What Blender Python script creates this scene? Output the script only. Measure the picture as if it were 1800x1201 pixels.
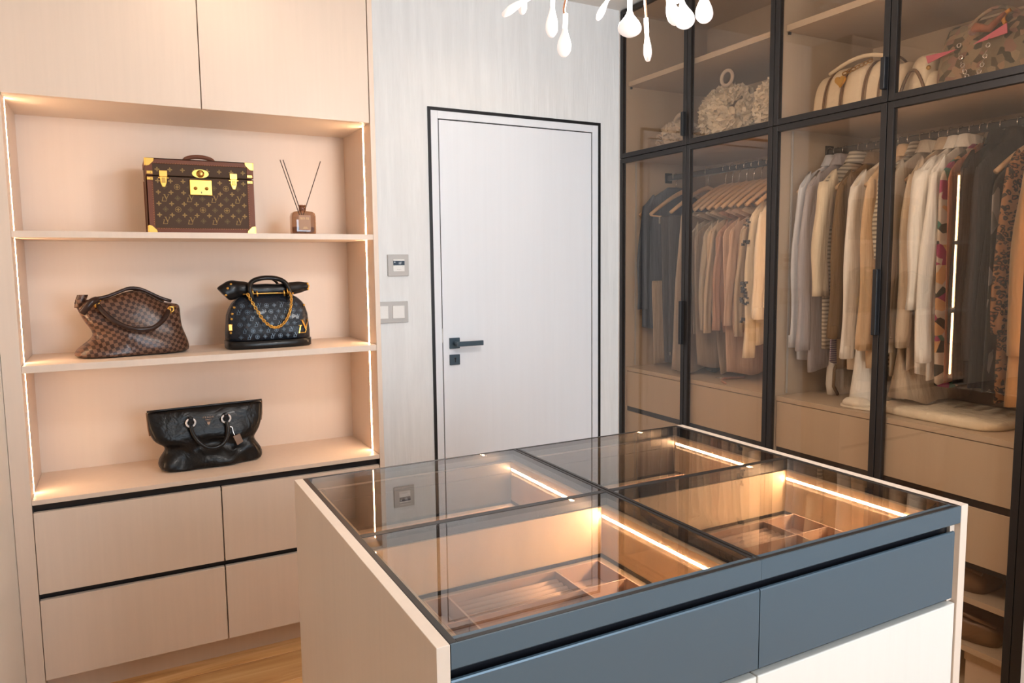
import bpy, math, random
from math import sin, cos, pi, sqrt
from mathutils import Vector, Matrix
random.seed(7)
for o in list(bpy.data.objects): bpy.data.objects.remove(o)
SC = bpy.context.scene
COL = SC.collection

# ------------------------------------------------------------------ camera
CAM_H = 1.3887
cam_d = bpy.data.cameras.new('camera'); cam = bpy.data.objects.new('camera', cam_d); COL.objects.link(cam)
yaw, pitch, roll = 0.502, 0.1002, -0.009
fwd = Vector((sin(yaw)*cos(pitch), cos(yaw)*cos(pitch), -sin(pitch)))
upv = Vector((sin(yaw)*sin(pitch), cos(yaw)*sin(pitch), cos(pitch)))
rgt = Vector((cos(yaw), -sin(yaw), 0))
r2 = rgt*cos(roll) + upv*sin(roll); u2 = upv*cos(roll) - rgt*sin(roll)
M = Matrix((r2, u2, -fwd)).transposed().to_4x4(); M.translation = Vector((0, 0, CAM_H))
cam.matrix_world = M
cam_d.sensor_width = 36; cam_d.lens = 1316.59/1800*36
cam_d.shift_x = (900-929.19)/1800; cam_d.shift_y = (595.24-600.5)/1800
cam_d.clip_start = .02
SC.camera = cam

# ------------------------------------------------------------------ light
SC.view_settings.view_transform = 'Standard'
SC.view_settings.look = 'None'; SC.view_settings.gamma = 1; SC.view_settings.use_curve_mapping = False
SC.view_settings.exposure = 0.17
W = bpy.data.worlds.new('daylight'); SC.world = W; W.use_nodes = True
W.node_tree.nodes['Background'].inputs[0].default_value = (.75, .86, 1, 1)
W.node_tree.nodes['Background'].inputs[1].default_value = 1.5
def area(name, loc, rot, sx, sy, power, color, spread=None):
    l = bpy.data.lights.new(name, 'AREA'); l.shape = 'RECTANGLE'; l.size = sx; l.size_y = sy
    l.energy = power; l.color = color
    if spread: l.spread = spread
    o = bpy.data.objects.new(name, l); COL.objects.link(o); o.location = loc; o.rotation_euler = rot
    return o
area('window_daylight', (1.35, -1.53, 1.45), (pi/2, 0, 0), 1.2, 1.6, 50, (.70, .86, 1))
DOWN = [(.308, 2.44), (1.35, 2.44), (1.35, .55), (.6, -.6)]
for i, (x, y) in enumerate(DOWN):
    l = bpy.data.lights.new('downlight_glow', 'SPOT'); l.energy = [5, 5, 3, 3][i]; l.color = (1, .80, .60); l.spot_size = 2.5; l.spot_blend = .8
    l.shadow_soft_size = .04
    o = bpy.data.objects.new('downlight_glow', l); COL.objects.link(o); o.location = (x, y, 2.53)

# ------------------------------------------------------------------ materials
def _n(nt, t, **kw):
    n = nt.nodes.new(t)
    for k, v in kw.items(): setattr(n, k, v)
    return n
def base(name, col, rough=.5, metal=0., spec=.5, coat=0, sheen=0):
    m = bpy.data.materials.new(name); m.use_nodes = True
    b = m.node_tree.nodes['Principled BSDF']
    b.inputs['Base Color'].default_value = (*col, 1); b.inputs['Roughness'].default_value = rough
    b.inputs['Metallic'].default_value = metal; b.inputs['Specular IOR Level'].default_value = spec
    b.inputs['Coat Weight'].default_value = coat; b.inputs['Sheen Weight'].default_value = sheen
    return m, m.node_tree, b
def coords(nt, scale=(1, 1, 1), rot=(0, 0, 0), kind='Object'):
    t = _n(nt, 'ShaderNodeTexCoord'); mp = _n(nt, 'ShaderNodeMapping')
    nt.links.new(t.outputs[kind], mp.inputs[0]); mp.inputs['Scale'].default_value = scale; mp.inputs['Rotation'].default_value = rot
    return mp.outputs[0]
def noise(nt, vec, scale, detail=3, rough=.5, dist=0):
    n = _n(nt, 'ShaderNodeTexNoise'); nt.links.new(vec, n.inputs['Vector'])
    n.inputs['Scale'].default_value = scale; n.inputs['Detail'].default_value = detail
    n.inputs['Roughness'].default_value = rough; n.inputs['Distortion'].default_value = dist
    return n.outputs['Fac']
def ramp(nt, fac, stops, interp='LINEAR'):
    r = _n(nt, 'ShaderNodeValToRGB'); nt.links.new(fac, r.inputs[0]); e = r.color_ramp; e.interpolation = interp
    while len(e.elements) < len(stops): e.elements.new(.5)
    for el, (p, c) in zip(e.elements, stops): el.position = p; el.color = (*c, 1)
    return r.outputs[0]
def bump(nt, b, fac, strength=.3, dist=.002):
    n = _n(nt, 'ShaderNodeBump'); nt.links.new(fac, n.inputs['Height']); n.inputs['Strength'].default_value = strength
    n.inputs['Distance'].default_value = dist; nt.links.new(n.outputs[0], b.inputs['Normal'])
def mul(c, f): return tuple(min(1, x*f) for x in c)
def grain(name, col, rough=.45, var=.12, scale=(60, 60, 2.5), bstr=.08, spec=.4):
    m, nt, b = base(name, col, rough, spec=spec)
    v = coords(nt, scale); f = noise(nt, v, 1.0, 4, .6)
    v2 = coords(nt, (5, 5, .35)); f2 = noise(nt, v2, 1.0, 2)
    mx = _n(nt, 'ShaderNodeMath', operation='ADD'); nt.links.new(f, mx.inputs[0]); nt.links.new(f2, mx.inputs[1])
    dv = _n(nt, 'ShaderNodeMath', operation='MULTIPLY'); nt.links.new(mx.outputs[0], dv.inputs[0]); dv.inputs[1].default_value = .5
    c = ramp(nt, dv.outputs[0], [(.3, mul(col, 1-var)), (.7, mul(col, 1+var*.6))])
    nt.links.new(c, b.inputs['Base Color']); bump(nt, b, f, bstr, .001)
    return m
def cloth(name, col, var=.10, rough=.85, sheen=.2, stripes=None):
    m, nt, b = base(name, col, rough, spec=.2, sheen=sheen)
    v = coords(nt, (28, 28, 3)); f = noise(nt, v, 1.0, 3, .55)
    c = ramp(nt, f, [(.3, mul(col, 1-var)), (.7, mul(col, 1+var*.5))])
    nt.links.new(c, b.inputs['Base Color']); bump(nt, b, f, .8, .012)
    return m
def emit(name, col, s):
    m = bpy.data.materials.new(name); m.use_nodes = True; nt = m.node_tree; nt.nodes.clear()
    e = _n(nt, 'ShaderNodeEmission'); o = _n(nt, 'ShaderNodeOutputMaterial'); e.inputs[0].default_value = (*col, 1); e.inputs[1].default_value = s
    nt.links.new(e.outputs[0], o.inputs[0]); return m
def glass(name, tint, f0=.045):
    m = bpy.data.materials.new(name); m.use_nodes = True; nt = m.node_tree; nt.nodes.clear()
    o = _n(nt, 'ShaderNodeOutputMaterial'); t = _n(nt, 'ShaderNodeBsdfTransparent'); g = _n(nt, 'ShaderNodeBsdfGlossy')
    t.inputs[0].default_value = (*tint, 1); g.inputs['Roughness'].default_value = .0; g.inputs[0].default_value = (1, 1, 1, 1)
    lw = _n(nt, 'ShaderNodeLayerWeight'); lw.inputs[0].default_value = .5
    p = _n(nt, 'ShaderNodeMath', operation='POWER'); nt.links.new(lw.outputs['Facing'], p.inputs[0]); p.inputs[1].default_value = 5
    q = _n(nt, 'ShaderNodeMath', operation='MULTIPLY_ADD'); nt.links.new(p.outputs[0], q.inputs[0]); q.inputs[1].default_value = 1-f0; q.inputs[2].default_value = f0
    x = _n(nt, 'ShaderNodeMixShader'); nt.links.new(q.outputs[0], x.inputs[0]); nt.links.new(t.outputs[0], x.inputs[1]); nt.links.new(g.outputs[0], x.inputs[2])
    nt.links.new(x.outputs[0], o.inputs[0]); return m

CREAM = (.75, .60, .485)
wood = grain('cream_veneer', CREAM, .42, .045, bstr=.04)
wood_in = grain('cream_laminate', (.75, .63, .535), .5, .025, bstr=.03)
wood_lightened = grain('lightened_cream_veneer', (.80, .75, .68), .35, .03)  # cream lightened: on the island drawers daylight is put into the colour
wood_wr = grain('wardrobe_laminate', (.59, .47, .355), .5, .05)
doorm = grain('white_door_veneer', (.84, .855, .89), .45, .03, (45, 45, 1.6), .05)
oak_in = grain('warm_oak_veneer', (.78, .60, .42), .45, .22, (14, 14, 2.2), .05)
black = base('black_metal', (.018, .017, .018), .38, .3)[0]
channel = base('black_channel', (.012, .012, .016), .3, .2)[0]
frame_m = base('bronze_black_aluminium', (.035, .03, .028), .38, .55)[0]
graph = base('graphite_metal', (.075, .115, .15), .38, .25, .6)[0]
hw = base('slate_hardware', (.055, .085, .11), .35, .4)[0]
chrome = base('chrome', (.8, .8, .82), .15, 1)[0]
gold = base('polished_gold', (.74, .43, .10), .28, 1)[0]
goldd = base('aged_gold', (.42, .23, .06), .3, 1)[0]
copper = base('rose_copper', (.75, .38, .24), .3, .9)[0]
led = emit('warm_led', (1, .64, .37), 50)
led_i = emit('warm_led_island', (1, .66, .38), 290)
led_w = emit('warm_led_wardrobe', (1, .62, .34), 9)
g_top = glass('smoked_table_glass', (.80, .765, .725), .065)
g_door = glass('bronze_door_glass', (.93, .88, .82), .042)
plate = base('putty_plastic', (.50, .47, .44), .35)[0]
plate_l = base('white_plastic', (.86, .82, .77), .3)[0]
screen = base('dark_screen', (.02, .04, .07), .15)[0]
screen_t = base('screen_digits', (.55, .62, .66), .3)[0]
dark_in = base('dark_bronze_panel', (.075, .06, .05), .4, .2)[0]
felt = base('taupe_felt', (.33, .26, .19), .9)[0]
org_m = base('beige_organiser', (.52, .35, .26), .75)[0]
white_frost = None

def plaster():
    m, nt, b = base('streaked_wallpaper', (.80, .76, .72), .7, spec=.25)
    v = coords(nt, (38, 38, 3.0)); f = noise(nt, v, 1.0, 5, .65)
    v2 = coords(nt, (140, 140, 6)); f2 = noise(nt, v2, 1.0, 3, .6)
    c = ramp(nt, f, [(.30, (.79, .785, .775)), (.5, (.83, .825, .815)), (.72, (.88, .875, .865))])
    nt.links.new(c, b.inputs['Base Color'])
    a = _n(nt, 'ShaderNodeMath', operation='ADD'); nt.links.new(f, a.inputs[0]); nt.links.new(f2, a.inputs[1])
    bump(nt, b, a.outputs[0], .35, .004); return m
wallm = plaster()
plain = base('painted_plaster', (.78, .73, .68), .7, spec=.2)[0]
ceilm = base('ceiling_paint', (.80, .78, .75), .8, spec=.2)[0]
def oak():
    m, nt, b = base('oak_floor', (.5, .3, .15), .38, spec=.4)
    t = _n(nt, 'ShaderNodeTexCoord'); oi = _n(nt, 'ShaderNodeObjectInfo')
    ad = _n(nt, 'ShaderNodeVectorMath', operation='ADD'); nt.links.new(t.outputs['Object'], ad.inputs[0])
    sc = _n(nt, 'ShaderNodeVectorMath', operation='SCALE'); nt.links.new(oi.outputs['Random'], sc.inputs[3]); sc.inputs[0].default_value = (31, 17, 9)
    nt.links.new(sc.outputs[0], ad.inputs[1])
    mp = _n(nt, 'ShaderNodeMapping'); nt.links.new(ad.outputs[0], mp.inputs[0]); mp.inputs['Scale'].default_value = (1.4, 11, 1)
    f = noise(nt, mp.outputs[0], 1.6, 5, .6, 1.2)
    c = ramp(nt, f, [(.25, (.34, .15, .045)), (.42, (.60, .31, .11)), (.6, (.72, .41, .17)), (.8, (.82, .52, .26))])
    hs = _n(nt, 'ShaderNodeHueSaturation'); nt.links.new(c, hs.inputs['Color'])
    mr = _n(nt, 'ShaderNodeMapRange'); nt.links.new(oi.outputs['Random'], mr.inputs[0]); mr.inputs[3].default_value = .8; mr.inputs[4].default_value = 1.15
    nt.links.new(mr.outputs[0], hs.inputs['Value']); nt.links.new(hs.outputs[0], b.inputs['Base Color'])
    bump(nt, b, f, .1, .002); return m
oakm = oak()

# ------------------------------------------------------------------ mesh helpers
class MB:
    def __init__(s): s.v = []; s.f = []
    def box(s, x0, x1, y0, y1, z0, z1):
        i = len(s.v); s.v += [(x, y, z) for x in (x0, x1) for y in (y0, y1) for z in (z0, z1)]
        s.f += [tuple(i+k for k in q) for q in ((0, 1, 3, 2), (4, 6, 7, 5), (0, 4, 5, 1), (2, 3, 7, 6), (0, 2, 6, 4), (1, 5, 7, 3))]
        return s
    def rings(s, rings, cap=True, close=True):
        i = len(s.v); n = len(rings[0])
        for r in rings: s.v += [tuple(p) for p in r]
        for a in range(len(rings)-1):
            for k in range(n if close else n-1):
                k2 = (k+1) % n
                s.f.append((i+a*n+k, i+a*n+k2, i+(a+1)*n+k2, i+(a+1)*n+k))
        if cap:
            s.f.append(tuple(i+k for k in range(n))[::-1]); s.f.append(tuple(i+(len(rings)-1)*n+k for k in range(n)))
        return s
    def tube(s, pts, r, n=10, ry=None, cap=True, closed=False, kz=1):
        pts = [Vector(p) for p in pts]; L = len(pts)
        rr = r if isinstance(r, (list, tuple)) else [r]*L
        out = []; pn = None
        for a, p in enumerate(pts):
            if closed: t = pts[(a+1) % L]-pts[a-1]
            else: t = pts[min(a+1, L-1)]-pts[max(a-1, 0)]
            t.normalize()
            if pn is None:
                h = Vector((0, 0, 1)) if abs(t.z) < .9 else Vector((1, 0, 0)); pn = (h-t*h.dot(t)).normalized()
            else: pn = (pn-t*pn.dot(t)).normalized()
            b = t.cross(pn); k = kz
            out.append([p+pn*cos(2*pi*j/n)*rr[a]*k+b*sin(2*pi*j/n)*rr[a] for j in range(n)])
        if closed:
            i = len(s.v)
            for r_ in out: s.v += [tuple(p) for p in r_]
            for a in range(L):
                for k in range(n): s.f.append((i+a*n+k, i+a*n+(k+1) % n, i+((a+1) % L)*n+(k+1) % n, i+((a+1) % L)*n+k))
            return s
        return s.rings(out, cap)
    def lathe(s, prof, c=(0, 0, 0), n=24, sx=1, sy=1):
        return s.rings([[(c[0]+r*cos(2*pi*k/n)*sx, c[1]+r*sin(2*pi*k/n)*sy, c[2]+z) for k in range(n)] for r, z in prof])
    def poly(s, pts, n, d):   # flat polygon extruded by d along normal n
        i = len(s.v); m = len(pts); n = Vector(n)*d
        s.v += [tuple(p) for p in pts]+[tuple(Vector(p)+n) for p in pts]
        s.f.append(tuple(range(i, i+m))[::-1]); s.f.append(tuple(range(i+m, i+2*m)))
        for k in range(m): s.f.append((i+k, i+(k+1) % m, i+m+(k+1) % m, i+m+k))
        return s
    def ball(s, c, r, n=8):
        return s.lathe([(r*sin(pi*k/n)+1e-5, -r*cos(pi*k/n)) for k in range(n+1)], c, n+2)
def rootloc(p):
    v = Vector((0, 0, 0))
    while p is not None: v = v+p.location; p = p.parent
    return v
def obj(name, mb, m, parent=None, bevel=0, smooth=False, world=True, seg=2, sub=0, wn=False):
    me = bpy.data.meshes.new(name)
    vs = mb.v
    if parent is not None and world:
        L = rootloc(parent); vs = [(x-L.x, y-L.y, z-L.z) for x, y, z in vs]
    me.from_pydata([tuple(v) for v in vs], [], mb.f); me.materials.append(m)
    bm_fix(me)
    o = bpy.data.objects.new(name, me); COL.objects.link(o)
    if parent is not None: o.parent = parent
    if smooth: me.polygons.foreach_set('use_smooth', [True]*len(me.polygons))
    if bevel:
        b = o.modifiers.new('bevel', 'BEVEL'); b.width = bevel; b.segments = seg; b.limit_method = 'ANGLE'; b.angle_limit = .7
        if not smooth: me.polygons.foreach_set('use_smooth', [False]*len(me.polygons))
    if sub:
        b = o.modifiers.new('sub', 'SUBSURF'); b.levels = sub; b.render_levels = sub
    return o
import bmesh
def bm_fix(me):
    bm = bmesh.new(); bm.from_mesh(me); bmesh.ops.recalc_face_normals(bm, faces=bm.faces); bm.to_mesh(me); bm.free()
def thing(name, label, cat, loc=(0, 0, 0), rz=0, group=None):
    o = bpy.data.objects.new(name, None); COL.objects.link(o); o.location = loc; o.rotation_euler = (0, 0, rz); o.empty_display_size = .05
    o['label'] = label; o['category'] = cat
    if group: o['group'] = group
    return o
def tag(o, label, cat, group=None):
    o['label'] = label; o['category'] = cat
    if group: o['group'] = group
    return o
def struct(name, mb, m, parent=None, **k):
    o = obj(name, mb, m, parent, **k)
    if parent is None: o['kind'] = 'structure'
    return o
def B(*a): return MB().box(*a)
def dup(root, loc, label=None, group=None, rz=None):
    def cp(o, par):
        c = o.copy(); COL.objects.link(c); c.parent = par
        for ch in list(o.children): cp(ch, c)
        return c
    r = cp(root, None); r.location = loc
    if rz is not None: r.rotation_euler = (0, 0, rz)
    if label: r['label'] = label
    if group: r['group'] = group
    return r

# ------------------------------------------------------------------ room
D, U, R = 2.9646, 2.7047, 2.1261
CE = 2.555
XL = -.315
YF = -1.5
floor = struct('floor', B(-1.7, 2.75, YF-.1, 3.2, -.06, -.012), plain)
# oak planks laid across the room
pw, pl_ = .19, 1.45
row = 0; y = YF
while y < 3.1:
    off = [0, .62, .25, .95][row % 4]; x = -1.6-off
    while x < 2.7:
        x0, x1 = max(x, -1.6 if y < 1.9 else XL), min(x+pl_, 2.7)
        y1 = min(y+pw, 3.12)
        if x1-x0 > .05 and y1-y > .03:
            obj('plank', B(x0+.0008, x1-.0008, y+.0008, y1-.0008, -.012, 0), oakm, floor, bevel=.001, seg=1)
        x += pl_
    y += pw; row += 1
struct('ceiling', B(-1.7, 2.75, YF-.1, 3.2, CE, CE+.08), ceilm)
xd0, xd1, zd = 1.161, 2.0167, 2.034
wb = MB().box(.8575, xd0, D, 3.2, 0, CE); wb.box(xd1, 2.70, D, 3.2, 0, CE); wb.box(xd0, xd1, D, 3.2, zd, CE); wb.box(XL-.1, .8575, 3.12, 3.2, 0, CE)
struct('wall_back', wb, wallm)
struct('wall_left', MB().box(XL-.08, XL, 2.0, 3.12, 0, CE).box(-1.6, XL-.08, 2.0, 2.08, 0, CE).box(-1.68, -1.6, YF, 2.08, 0, CE), wood_lightened)  # unseen far part set back so less light bounces onto the island
struct('wall_right', MB().box(R-.02, 2.75, YF, 1.06, 0, CE).box(2.665, 2.75, 1.06, D, 0, CE), plain)
wf = MB().box(-1.6, .75, YF-.1, YF, 0, CE).box(1.95, R-.02, YF-.1, YF, 0, CE).box(.75, 1.95, YF-.1, YF, 0, .63).box(.75, 1.95, YF-.1, YF, 2.27, CE)
struct('wall_front', wf, plain)
struct('window_1', MB().box(.75, 1.95, YF-.08, YF-.04, .63, .68).box(.75, 1.95, YF-.08, YF-.04, 2.22, 2.27).box(.75, .80, YF-.08, YF-.04, .68, 2.22).box(1.90, 1.95, YF-.08, YF-.04, .68, 2.22), plate_l)
# door
door = bpy.data.objects.new('door_1', None); COL.objects.link(door); door.location = (1.59, D, 0); door['kind'] = 'structure'
def arch(x0, x1, zt, w, y0, y1, z0=0):
    return MB().box(x0, x0+w, y0, y1, z0, zt).box(x1-w, x1, y0, y1, z0, zt).box(x0+w, x1-w, y0, y1, zt-w, zt)
obj('shadow_profile', arch(xd0, xd1, zd, .0125, D-.006, D+.05), black, door)
obj('door_frame', arch(xd0+.013, xd1-.013, zd-.013, .0315, D-.004, D+.05), doorm, door, bevel=.001)
xl0, xl1, zl = 1.2085, 1.9675, 1.986
obj('rebate_seal', arch(xd0+.045, xd1-.045, zd-.045, .004, D+.004, D+.05), black, door)
obj('door_leaf', B(xl0+.0015, xl1-.0015, D-.003, D+.04, .006, zl-.0015), doorm, door, bevel=.001)
obj('hinge_plate', B(xl0-.003, xl0+.0012, D-.005, D+.02, 1.055, 1.115), chrome, door)
hd = obj('door_handle', B(1.237, 1.283, D-.014, D-.003, 1.027, 1.073), hw, door, bevel=.0015)
nk = MB().tube([(1.260, D-.012, 1.05), (1.260, D-.055, 1.05)], .0095, 14)
obj('handle_neck', nk, hw, hd, smooth=True)
obj('handle_lever', B(1.251, 1.372, D-.064, D-.054, 1.0395, 1.0605), hw, hd, bevel=.002)
es = obj('keyhole_plate', B(1.237, 1.283, D-.012, D-.003, .956, 1.001), hw, door, bevel=.0015)
kh = MB().tube([(1.260, D-.0135, .984), (1.260, D-.0115, .984)], .0045, 14); kh.box(1.2578, 1.2622, D-.0135, D-.0115, .968, .984)
obj('keyhole', kh, channel, es)
# switches
t = thing('thermostat', 'square putty-framed thermostat with a dark display, above the light switches', 'thermostat', (1.018, D, 1.341))
obj('frame', MB().box(.973, 1.062, D-.010, D, 1.341, 1.429), plate, t, bevel=.002)
obj('face', B(.994, 1.043, D-.013, D-.009, 1.360, 1.409), plate_l, t, bevel=.001)
sc_ = obj('display', B(.9945, 1.0425, D-.0145, D-.0125, 1.385, 1.403), screen, t, bevel=.0008)
obj('digits', MB().box(1.018, 1.0205, D-.0152, D-.014, 1.389, 1.399).box(1.024, 1.0265, D-.0152, D-.014, 1.389, 1.399).box(1.024, 1.030, D-.0152, D-.014, 1.398, 1.3995).box(1.024, 1.030, D-.0152, D-.014, 1.3935, 1.395).box(.998, 1.003, D-.0152, D-.014, 1.395, 1.400), screen_t, sc_)
obj('button', MB().box(1.010, 1.013, D-.0138, D-.012, 1.368, 1.3695).box(1.016, 1.021, D-.0138, D-.012, 1.3675, 1.369).box(1.024, 1.027, D-.0138, D-.012, 1.368, 1.3695).box(1.033, 1.036, D-.0138, D-.012, 1.380, 1.3815), plate, t)
t = thing('light_switch', 'double rocker light switch half hidden by the shelving unit edge', 'switch', (.98, D, 1.150))
obj('frame', B(.900, 1.055, D-.010, D, 1.150, 1.237), plate, t, bevel=.002)
obj('rocker', B(.917, .968, D-.014, D-.009, 1.168, 1.220), plate_l, t, bevel=.0012)
obj('rocker', B(.987, 1.038, D-.014, D-.009, 1.168, 1.220), plate_l, t, bevel=.0012)
t = None
dl_m = emit('downlight_lens', (1, .62, .28), 34)
dls = ['recessed round ceiling downlight just in front of the lit shelving unit', 'recessed round ceiling downlight in front of the white door', 'recessed round ceiling downlight above the front of the island', 'recessed round ceiling downlight nearest the left wall behind the island']
for i, (x, y) in enumerate(DOWN):
    d = thing('ceiling_downlight', dls[i], 'downlight', (x, y, CE-.012), 0, 'ceiling downlights')
    obj('trim_ring', MB().lathe([(.040, .002), (.040, -.003), (.047, -.003), (.049, .012), (.040, .012)], (0, 0, 0), 32), plate_l, d, world=False, smooth=True)
    obj('lens', MB().lathe([(.001, .004), (.0395, .004), (.0395, .010), (.001, .010)], (0, 0, 0), 32), dl_m, d, world=False)

# ------------------------------------------------------------------ lit shelving unit
ux0, ux1, ux2 = -.265, .8386, .8565
zs1, zs1b, zs2, zs2b, zn0, zn0b, zn1 = 1.499, 1.4795, 1.0913, 1.0695, .6733, .6583, 1.899
xsp = .277; YB = U+.366
su = thing('shelving_unit', 'cream built-in shelving unit with lit niche, cabinets above and drawers below', 'shelving unit', (.29, U, 0))
obj('side_panel', B(XL+.001, ux0, U, YB+.03, 0, CE-.002), wood, su, bevel=.0006, seg=1)
obj('side_panel', B(ux1, ux2, U, YB+.03, 0, CE-.002), wood, su, bevel=.0006, seg=1)
obj('back_panel', B(ux0, ux1, YB, YB+.03, .1, CE-.01), wood_in, su)
obj('niche_top', B(ux0, ux1, U+.021, YB, zn1, zn1+.02), wood_in, su)
obj('shelf', B(ux0+.0005, ux1-.0005, U+.001, YB, zs1b, zs1), wood, su, bevel=.0008)
obj('shelf', B(ux0+.0005, ux1-.0005, U+.001, YB, zs2b, zs2), wood, su, bevel=.0008)
obj('worktop', B(ux0+.0005, ux1-.0005, U+.001, YB, zn0b, zn0), wood, su, bevel=.0008)
obj('base_board', B(ux0, ux1, U+.03, YB, .09, .12), wood_in, su)
obj('divider', B(xsp-.009, xsp+.009, U+.03, YB, .12, zn0b), wood_in, su)
obj('divider', B(xsp-.009, xsp+.009, U+.03, YB, zn1+.02, CE-.01), wood_in, su)
for a, b in ((ux0+.001, xsp-.0015), (xsp+.0015, ux1-.003)):
    obj('cabinet_door', B(a, b, U+.001, U+.020, zn1, CE-.006), wood, su, bevel=.0008, seg=1)
    obj('drawer', B(a+.001, b, U+.001, U+.020, .3723, .6335), wood, su, bevel=.0008, seg=1)
    obj('drawer', B(a+.001, b, U+.001, U+.020, .090, .3517), wood, su, bevel=.0008, seg=1)
for a, b in ((.6335, zn0b), (.3517, .3723)):
    obj('finger_channel', MB().box(ux0+.0008, ux1-.0008, U+.024, U+.030, a-.02, b).box(ux0+.0008, ux1-.0008, U+.002, U+.024, b-.002, b-.0002).box(ux0+.0008, ux0+.0018, U+.003, U+.024, a, b).box(ux1-.0018, ux1-.0008, U+.003, U+.024, a, b), channel, su)
obj('plinth', B(ux0, ux1, U+.068, U+.085, 0, .09), wood, su)
for z0, z1 in ((zn0, zs2b), (zs2, zs1b), (zs1, zn1)):
    for x0, x1 in ((ux0-.003, ux0+.0006), (ux1-.0006, ux1+.003)):
        obj('led_strip', B(x0, x1, U+.086, U+.097, z0+.001, z1-.001), led, su)

# ------------------------------------------------------------------ island
ix0, ix0i, ix1i, ix1 = .3326, .3517, 1.445, 1.475
iy0, iy1, ZI = .8586, 1.728, .8996
mx, my = .9037, 1.2992
isl = thing('display_island', 'island cabinet with smoked glass top, graphite top drawers and cream sides', 'island', ((ix0+ix1)/2, (iy0+iy1)/2, 0))
obj('side_panel', B(ix0, ix0i, iy0, iy1, 0, ZI), wood, isl, bevel=.0008)
obj('side_panel', B(ix1i+.008, ix1, iy0, iy1, 0, ZI), wood, isl, bevel=.0008)
obj('back_panel', B(ix0i+.0005, ix1i+.0075, iy1-.018, iy1, 0, .870), wood, isl)
fr = MB(); zf0 = .872
fr.box(ix0i+.0006, ix0i+.011, iy0+.003, iy1, zf0, ZI).box(ix1i-.004, ix1i+.0075, iy0+.003, iy1, zf0, ZI)
fr.box(ix0i+.011, ix1i-.004, iy1-.007, iy1, zf0, ZI).box(ix0i+.011, ix1i-.004, iy0+.003, iy0+.012, zf0, ZI)
fr.box(mx-.009, mx-.0015, iy0+.012, iy1-.007, zf0, ZI).box(mx+.0015, mx+.009, iy0+.012, iy1-.007, zf0, ZI).box(mx-.0015, mx+.0015, iy0+.012, iy1-.007, zf0, ZI-.003)
fr.box(ix0i+.011, mx-.009, my-.008, my+.008, zf0, ZI).box(mx+.009, ix1i-.004, my-.008, my+.008, zf0, ZI)
obj('top_frame', fr, frame_m, isl, bevel=.0006, seg=1)
for (a, b) in ((ix0i+.0112, mx-.0092), (mx+.0092, ix1i-.0042)):
    for (c, d) in ((iy0+.0122, my-.0082), (my+.0082, iy1-.0072)):
        obj('glass_pane', B(a, b, c, d, ZI-.0062, ZI-.0008), g_top, isl)
cells = []
for (a, b, la, lb) in ((ix0i+.0008, mx, .387, .880), (mx, ix1i+.0072, .927, 1.430)):
    for (c, d, lc, ld) in ((iy0+.022, my, .905, 1.287), (my, iy1-.0185, 1.313, 1.706)):
        m_ = MB(); m_.box(a, la, c, d, .762, zf0-.0005).box(lb, b, c, d, .762, zf0-.0005).box(la, lb, c, lc, .762, zf0-.0005);
        if ld < 1.5: m_.box(la, lb, ld, d, .762, zf0-.0005)
        else:
            bp = obj('compartment_back', B(la, lb, ld, d, .762, zf0-.0005), dark_in, isl)
            obj('back_rail', MB().box(la, lb, ld-.004, ld, .838, .8435), dark_in, bp)
        ln = obj('compartment_lining', m_, oak_in, isl)
        obj('compartment_base', B(a, b, c, d, .752, .7615), felt, isl)
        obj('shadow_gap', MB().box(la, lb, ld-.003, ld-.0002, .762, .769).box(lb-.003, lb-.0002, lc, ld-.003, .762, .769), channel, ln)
        st = obj('led_strip', B(lb-.0006, lb+.003, lc+.012, ld-.004,   .8495, .8540), led_i, isl)
        cells.append((la, lb, lc, ld))
# graphite fascia and drawers
def front(a, b):
    prof = [(iy0, ZI-.0005), (iy0, .8655), (iy0+.004, .862), (iy0+.012, .8605), (iy0+.020, .8605), (iy0+.020, ZI-.0005)]
    m_ = MB(); m_.rings([[(x, p, q) for p, q in prof] for x in (a, b)]); return m_
def dfront(a, b):
    prof = [(iy0+.001, .712), (iy0+.001, .8465), (iy0+.002, .8490), (iy0+.005, .8500), (iy0+.007, .8485), (iy0+.0085, .840), (iy0+.018, .838), (iy0+.018, .712)]
    m_ = MB(); m_.rings([[(x, p, q) for p, q in prof] for x in (a, b)]); return m_
for a, b in ((ix0i+.0012, .9045), (.9050, 1.4515)):
    obj('fascia', front(a, b), graph, isl)
obj('handle_recess', MB().box(ix0i+.001, ix1i-.008, iy0+.0185, iy0+.0215, .700, .862), channel, isl)
obj('filler_strip', MB().box(ix1i-.0075, ix1i+.0072, iy0+.012, iy0+.021, .700, .862), wood, isl)
obj('drawer', dfront(ix0i+.0012, .9025), graph, isl)['label'] = 'graphite drawer front with finger lip'
obj('drawer', dfront(.9045, ix1i-.009), graph, isl)['label'] = 'graphite drawer front with finger lip'
for z0, z1 in ((.405, .697), (.095, .388)):
    for a, b in ((ix0i+.0015, .9025), (.9050, ix1i+.006)):
        obj('drawer', B(a, b, iy0+.003, iy0+.021, z0, z1), wood_lightened, isl, bevel=.002)
obj('plinth', B(ix0i+.001, ix1i+.007, iy0+.06, iy0+.075, 0, .09), black, isl)
obj('drawer_box', MB().box(ix0i+.02, ix1i-.02, iy0+.03, iy1-.03, .095, .69), wood_in, isl)
# latch under the glass, back left corner
lt = MB().tube([(ix0i+.026, iy1-.03, .862), (ix0i+.040, iy1-.045, .850)], .008, 10); lt.box(ix0i+.0125, ix0i+.045, iy1-.030, iy1-.0085, .845, .871)
obj('corner_bracket', lt, black, isl, bevel=.002)

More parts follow.
